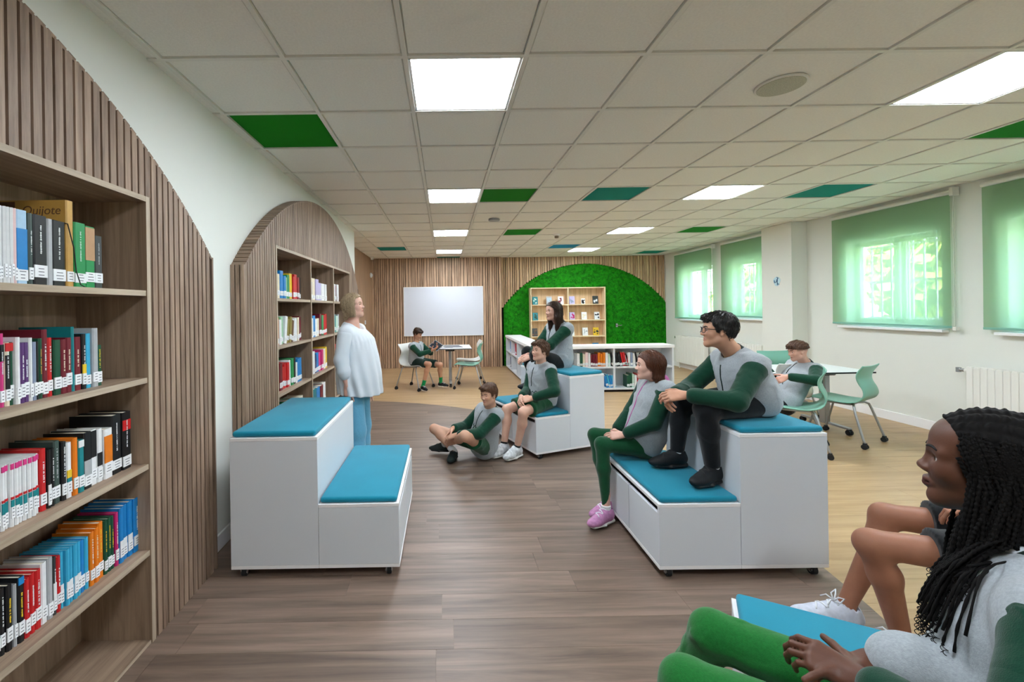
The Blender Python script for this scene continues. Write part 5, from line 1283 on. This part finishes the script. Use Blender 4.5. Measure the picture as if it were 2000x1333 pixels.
# boy leaning at the long table
PEOPLE['lean'] = person(dict(label='boy with a fringe crop leaning an arm over a mint chair at the long table', s=.90, seed=10, vs=.0048, vc=.007, skin='#d8a894',
    hip=A(1524, 792, 4.58), c7=A(1575, 713, 4.62), head=A(1557, 687, 4.58), bf=(-1, .0), fd=(-.92, .12, -.12), hair=('fade', 'brown'), hh=.205, stub=(.02, '#7c5a49'),
    kneeR=(3.02, 4.72, .52), kneeL=(3.00, 4.48, .52), ankR=(2.98, 4.74, .085), ankL=(2.97, 4.46, .085), toeR=(-1, 0), toeL=(-1, -.1),
    wrR=A(1494, 716, 4.92), wrL=A(1538, 736, 4.40), poleR=(-.2, .3, -.5), poleL=(.9, -.5, -.1),
    handR=dict(F=(-1, .1, -.05), N=(0, 0, -1), curl=(.3, .3, .3, .3)), handL=dict(F=(-.8, .3, -.45), N=(.3, .6, -.3), curl=(.7, .75, .8, .8)),
    bot='trousers', botm=M['c_black'], shoe=('sh_black', 'sh_sole_b', 'laceb')))
# bare-legged pupil at the photo edge
PEOPLE['legs'] = person(dict(label='pupil in black shorts and pale trainers, bare legs, mostly outside the photo', s=.98, seed=11, vs=.005, vc=.008, skin='#98674f',
    hip=(2.42, 1.52, .545), c7=(2.62, 1.42, 1.0), head=(2.62, 1.46, 1.17), bf=(-.87, .49), fd=(-.8, .6, 0), hair=('short', 'dbrown'),
    hips=dict(R=(2.44, 1.68, .55), L=(2.30, 1.43, .55)),
    kneeR=A(1728, 1008, 1.95), kneeL=A(1700, 1062, 1.72), ankR=G(1648, 1192, .10), ankL=G(1765, 1262, .10), toeR=(-.95, .30), toeL=(-.9, .3),
    wrR=(2.2, 1.75, .66), wrL=(2.1, 1.45, .66), poleR=(.5, .6, -.3), poleL=(.3, -.7, -.3), handR=dict(F=(-.9, .3, -.2), N=(0, 0, -1)), handL=dict(F=(-.9, .3, -.2), N=(0, 0, -1)),
    bot='shorts', botm=M['c_black'], shl=.74, shoe=('sh_pale', 'sh_sole_w', 'lace'), bow=True, shs=1.12))
# braided girl in the foreground
PEOPLE['braids'] = person(dict(label='girl with long black braids in a grey sweatshirt and green jeans, close to the camera', s=.95, seed=12, vs=.0030, vh=.0026, vc=.0045, skin='#5c3a2a', lip='#5d3333',
    hip=(1.145, .87, .515), c7=(1.215, .86, .955), head=A(1925, 911, .95), bf=(-.68, .73), fd=(-.66, .74, .10), hair=('braidcap', 'braid'), hh=.238, lips=1.3, nose=.55, nosew=1.25, brow=.9, child=1.3,
    kneeR=G(1392, 1238, .51), kneeL=(.62, 1.13, .50), ankR=(.70, 1.42, .09), ankL=(.55, 1.22, .09), toeR=(-.7, .7), toeL=(-.7, .7),
    wrR=A(1702, 1293, .95), wrL=A(1690, 1335, .90), tee=True, lump=[(A(1775, 1300, .92), (.075, .065, .06))], poleR=(.7, -.7, -.5), poleL=(-.5, -.7, -.4),
    handR=dict(F=(-.80, .05, -.10), N=(.1, -.45, -.85), curl=(.12, .55, .7, .75), tc=.25), handL=dict(F=(-.55, .75, .05), N=(.3, .3, -.8), curl=(.7, .75, .8, .8), tc=.2),
    bot='trousers', botm=M['c_jean'], loose=.98, shoe=('sh_black', 'sh_sole_b', 'laceb'), zip=.02))

def braids(d):
    c, R, h, root = d['hc'], d['R'], d['h'], d['root']; rg = np.random.default_rng(5); tor = d['tor'].f
    sl = [o for o in root.children_recursive if o.name.startswith('braid')]
    cr = U([ell((0, -.06, .12), (.36, .45, .42)), econe((0, -.2, 0), (0, -.2, -.5), (.26, .2), (.22, .18), (1, 0, 0), (0, 1, 0))], .05).f
    n = 135; gold = 2.39996
    for i in range(n):
        # roots: rows over the sides and the back of the head; -x is her left, towards the camera
        side = -1 if i % 5 else 1
        t = (i+.5)/n; yy = .20-.60*((i*gold/6.2832) % 1.); zr = .33-.26*rg.random()
        x0 = side*math.sqrt(max(.02, 1-((yy+.06)/.45)**2-((zr-.12)/.42)**2))*.36
        drop = rg.uniform(.95, 1.42) if yy > -.2 else rg.uniform(1.0, 1.35)
        fwd = rg.uniform(-.05, .16) if yy > -.12 else rg.uniform(-.12, .03)
        pts = []; m = 26; out = rg.uniform(.02, .09); wv = rg.uniform(0, 6.28); lay = rg.uniform(.008, .030)
        for k in range(m):
            a = k/(m-1)
            if a < .22:
                b = a/.22; q = V(x0*(1-.0*b)+side*(out*.5)*b, yy-.10*b*(yy > -.1)+.0, zr-.20*b-.05*b*b)
            else:
                b = (a-.22)/.78; q = V(x0+side*(out*.5+out*.6*b), yy-.10*(yy > -.1)+fwd*b+.012*math.sin(6*b+wv), zr-.25-drop*b)
            dv = cr(q[None])[0]
            if dv < .02: g = V(q[0]*1.2, (q[1]+.06)*.5, 0); g = nrm(g+1e-6); q = q+g*(.02-dv)
            P = c+R@(q*h)
            for _ in range(3):                                       # lie on the sweatshirt
                dt = float(tor(P[None])[0])
                if dt < lay:
                    e = .004; gr = np.array([float(tor((P+ax)[None])[0])-dt for ax in np.eye(3)*e]); P = P+nrm(gr)*(lay-dt)
            pts.append(P)
        # resample finely, plait modulation
        pts = np.array(pts); u = np.linspace(0, len(pts)-1, 120); f = np.stack([np.interp(u, range(len(pts)), pts[:, j]) for j in range(3)], 1)
        for _ in range(3): f[1:-1] = .25*f[:-2]+.5*f[1:-1]+.25*f[2:]
        r0 = rg.uniform(.0031, .0043); rr = [r0*(1+.28*math.sin(k*1.55))*(1-.45*(k/119)**3) for k in range(120)]
        mb = MB().tube([Vector(q) for q in f], rr, 6)
        # loose curly end
        e0 = f[-1]
        if i % 2 == 0:
            for z in range(2):
                ph = rg.uniform(0, 6.28); ra = rg.uniform(.002, .005); cl = [e0+V(ra*math.cos(ph+k*.5)-ra*math.cos(ph), ra*math.sin(ph+k*.5)-ra*math.sin(ph), -.0010*k) for k in range(40)]
                mb.tube([Vector(q) for q in cl], .0008, 4)
        pobj(mb, 'braid', HM['braid'], root)
braids(PEOPLE['braids'])
for k, dn, l0, w in (('curly', .26, .0, .17), ('glasses', .25, .02, .17), ('lean', .3, .0, .10), ('floor', .2, .0, .12)):
    emblem(PEOPLE[k], dn, l0, w, M['c_green'] if k != 'pink' else M['c_pink'])
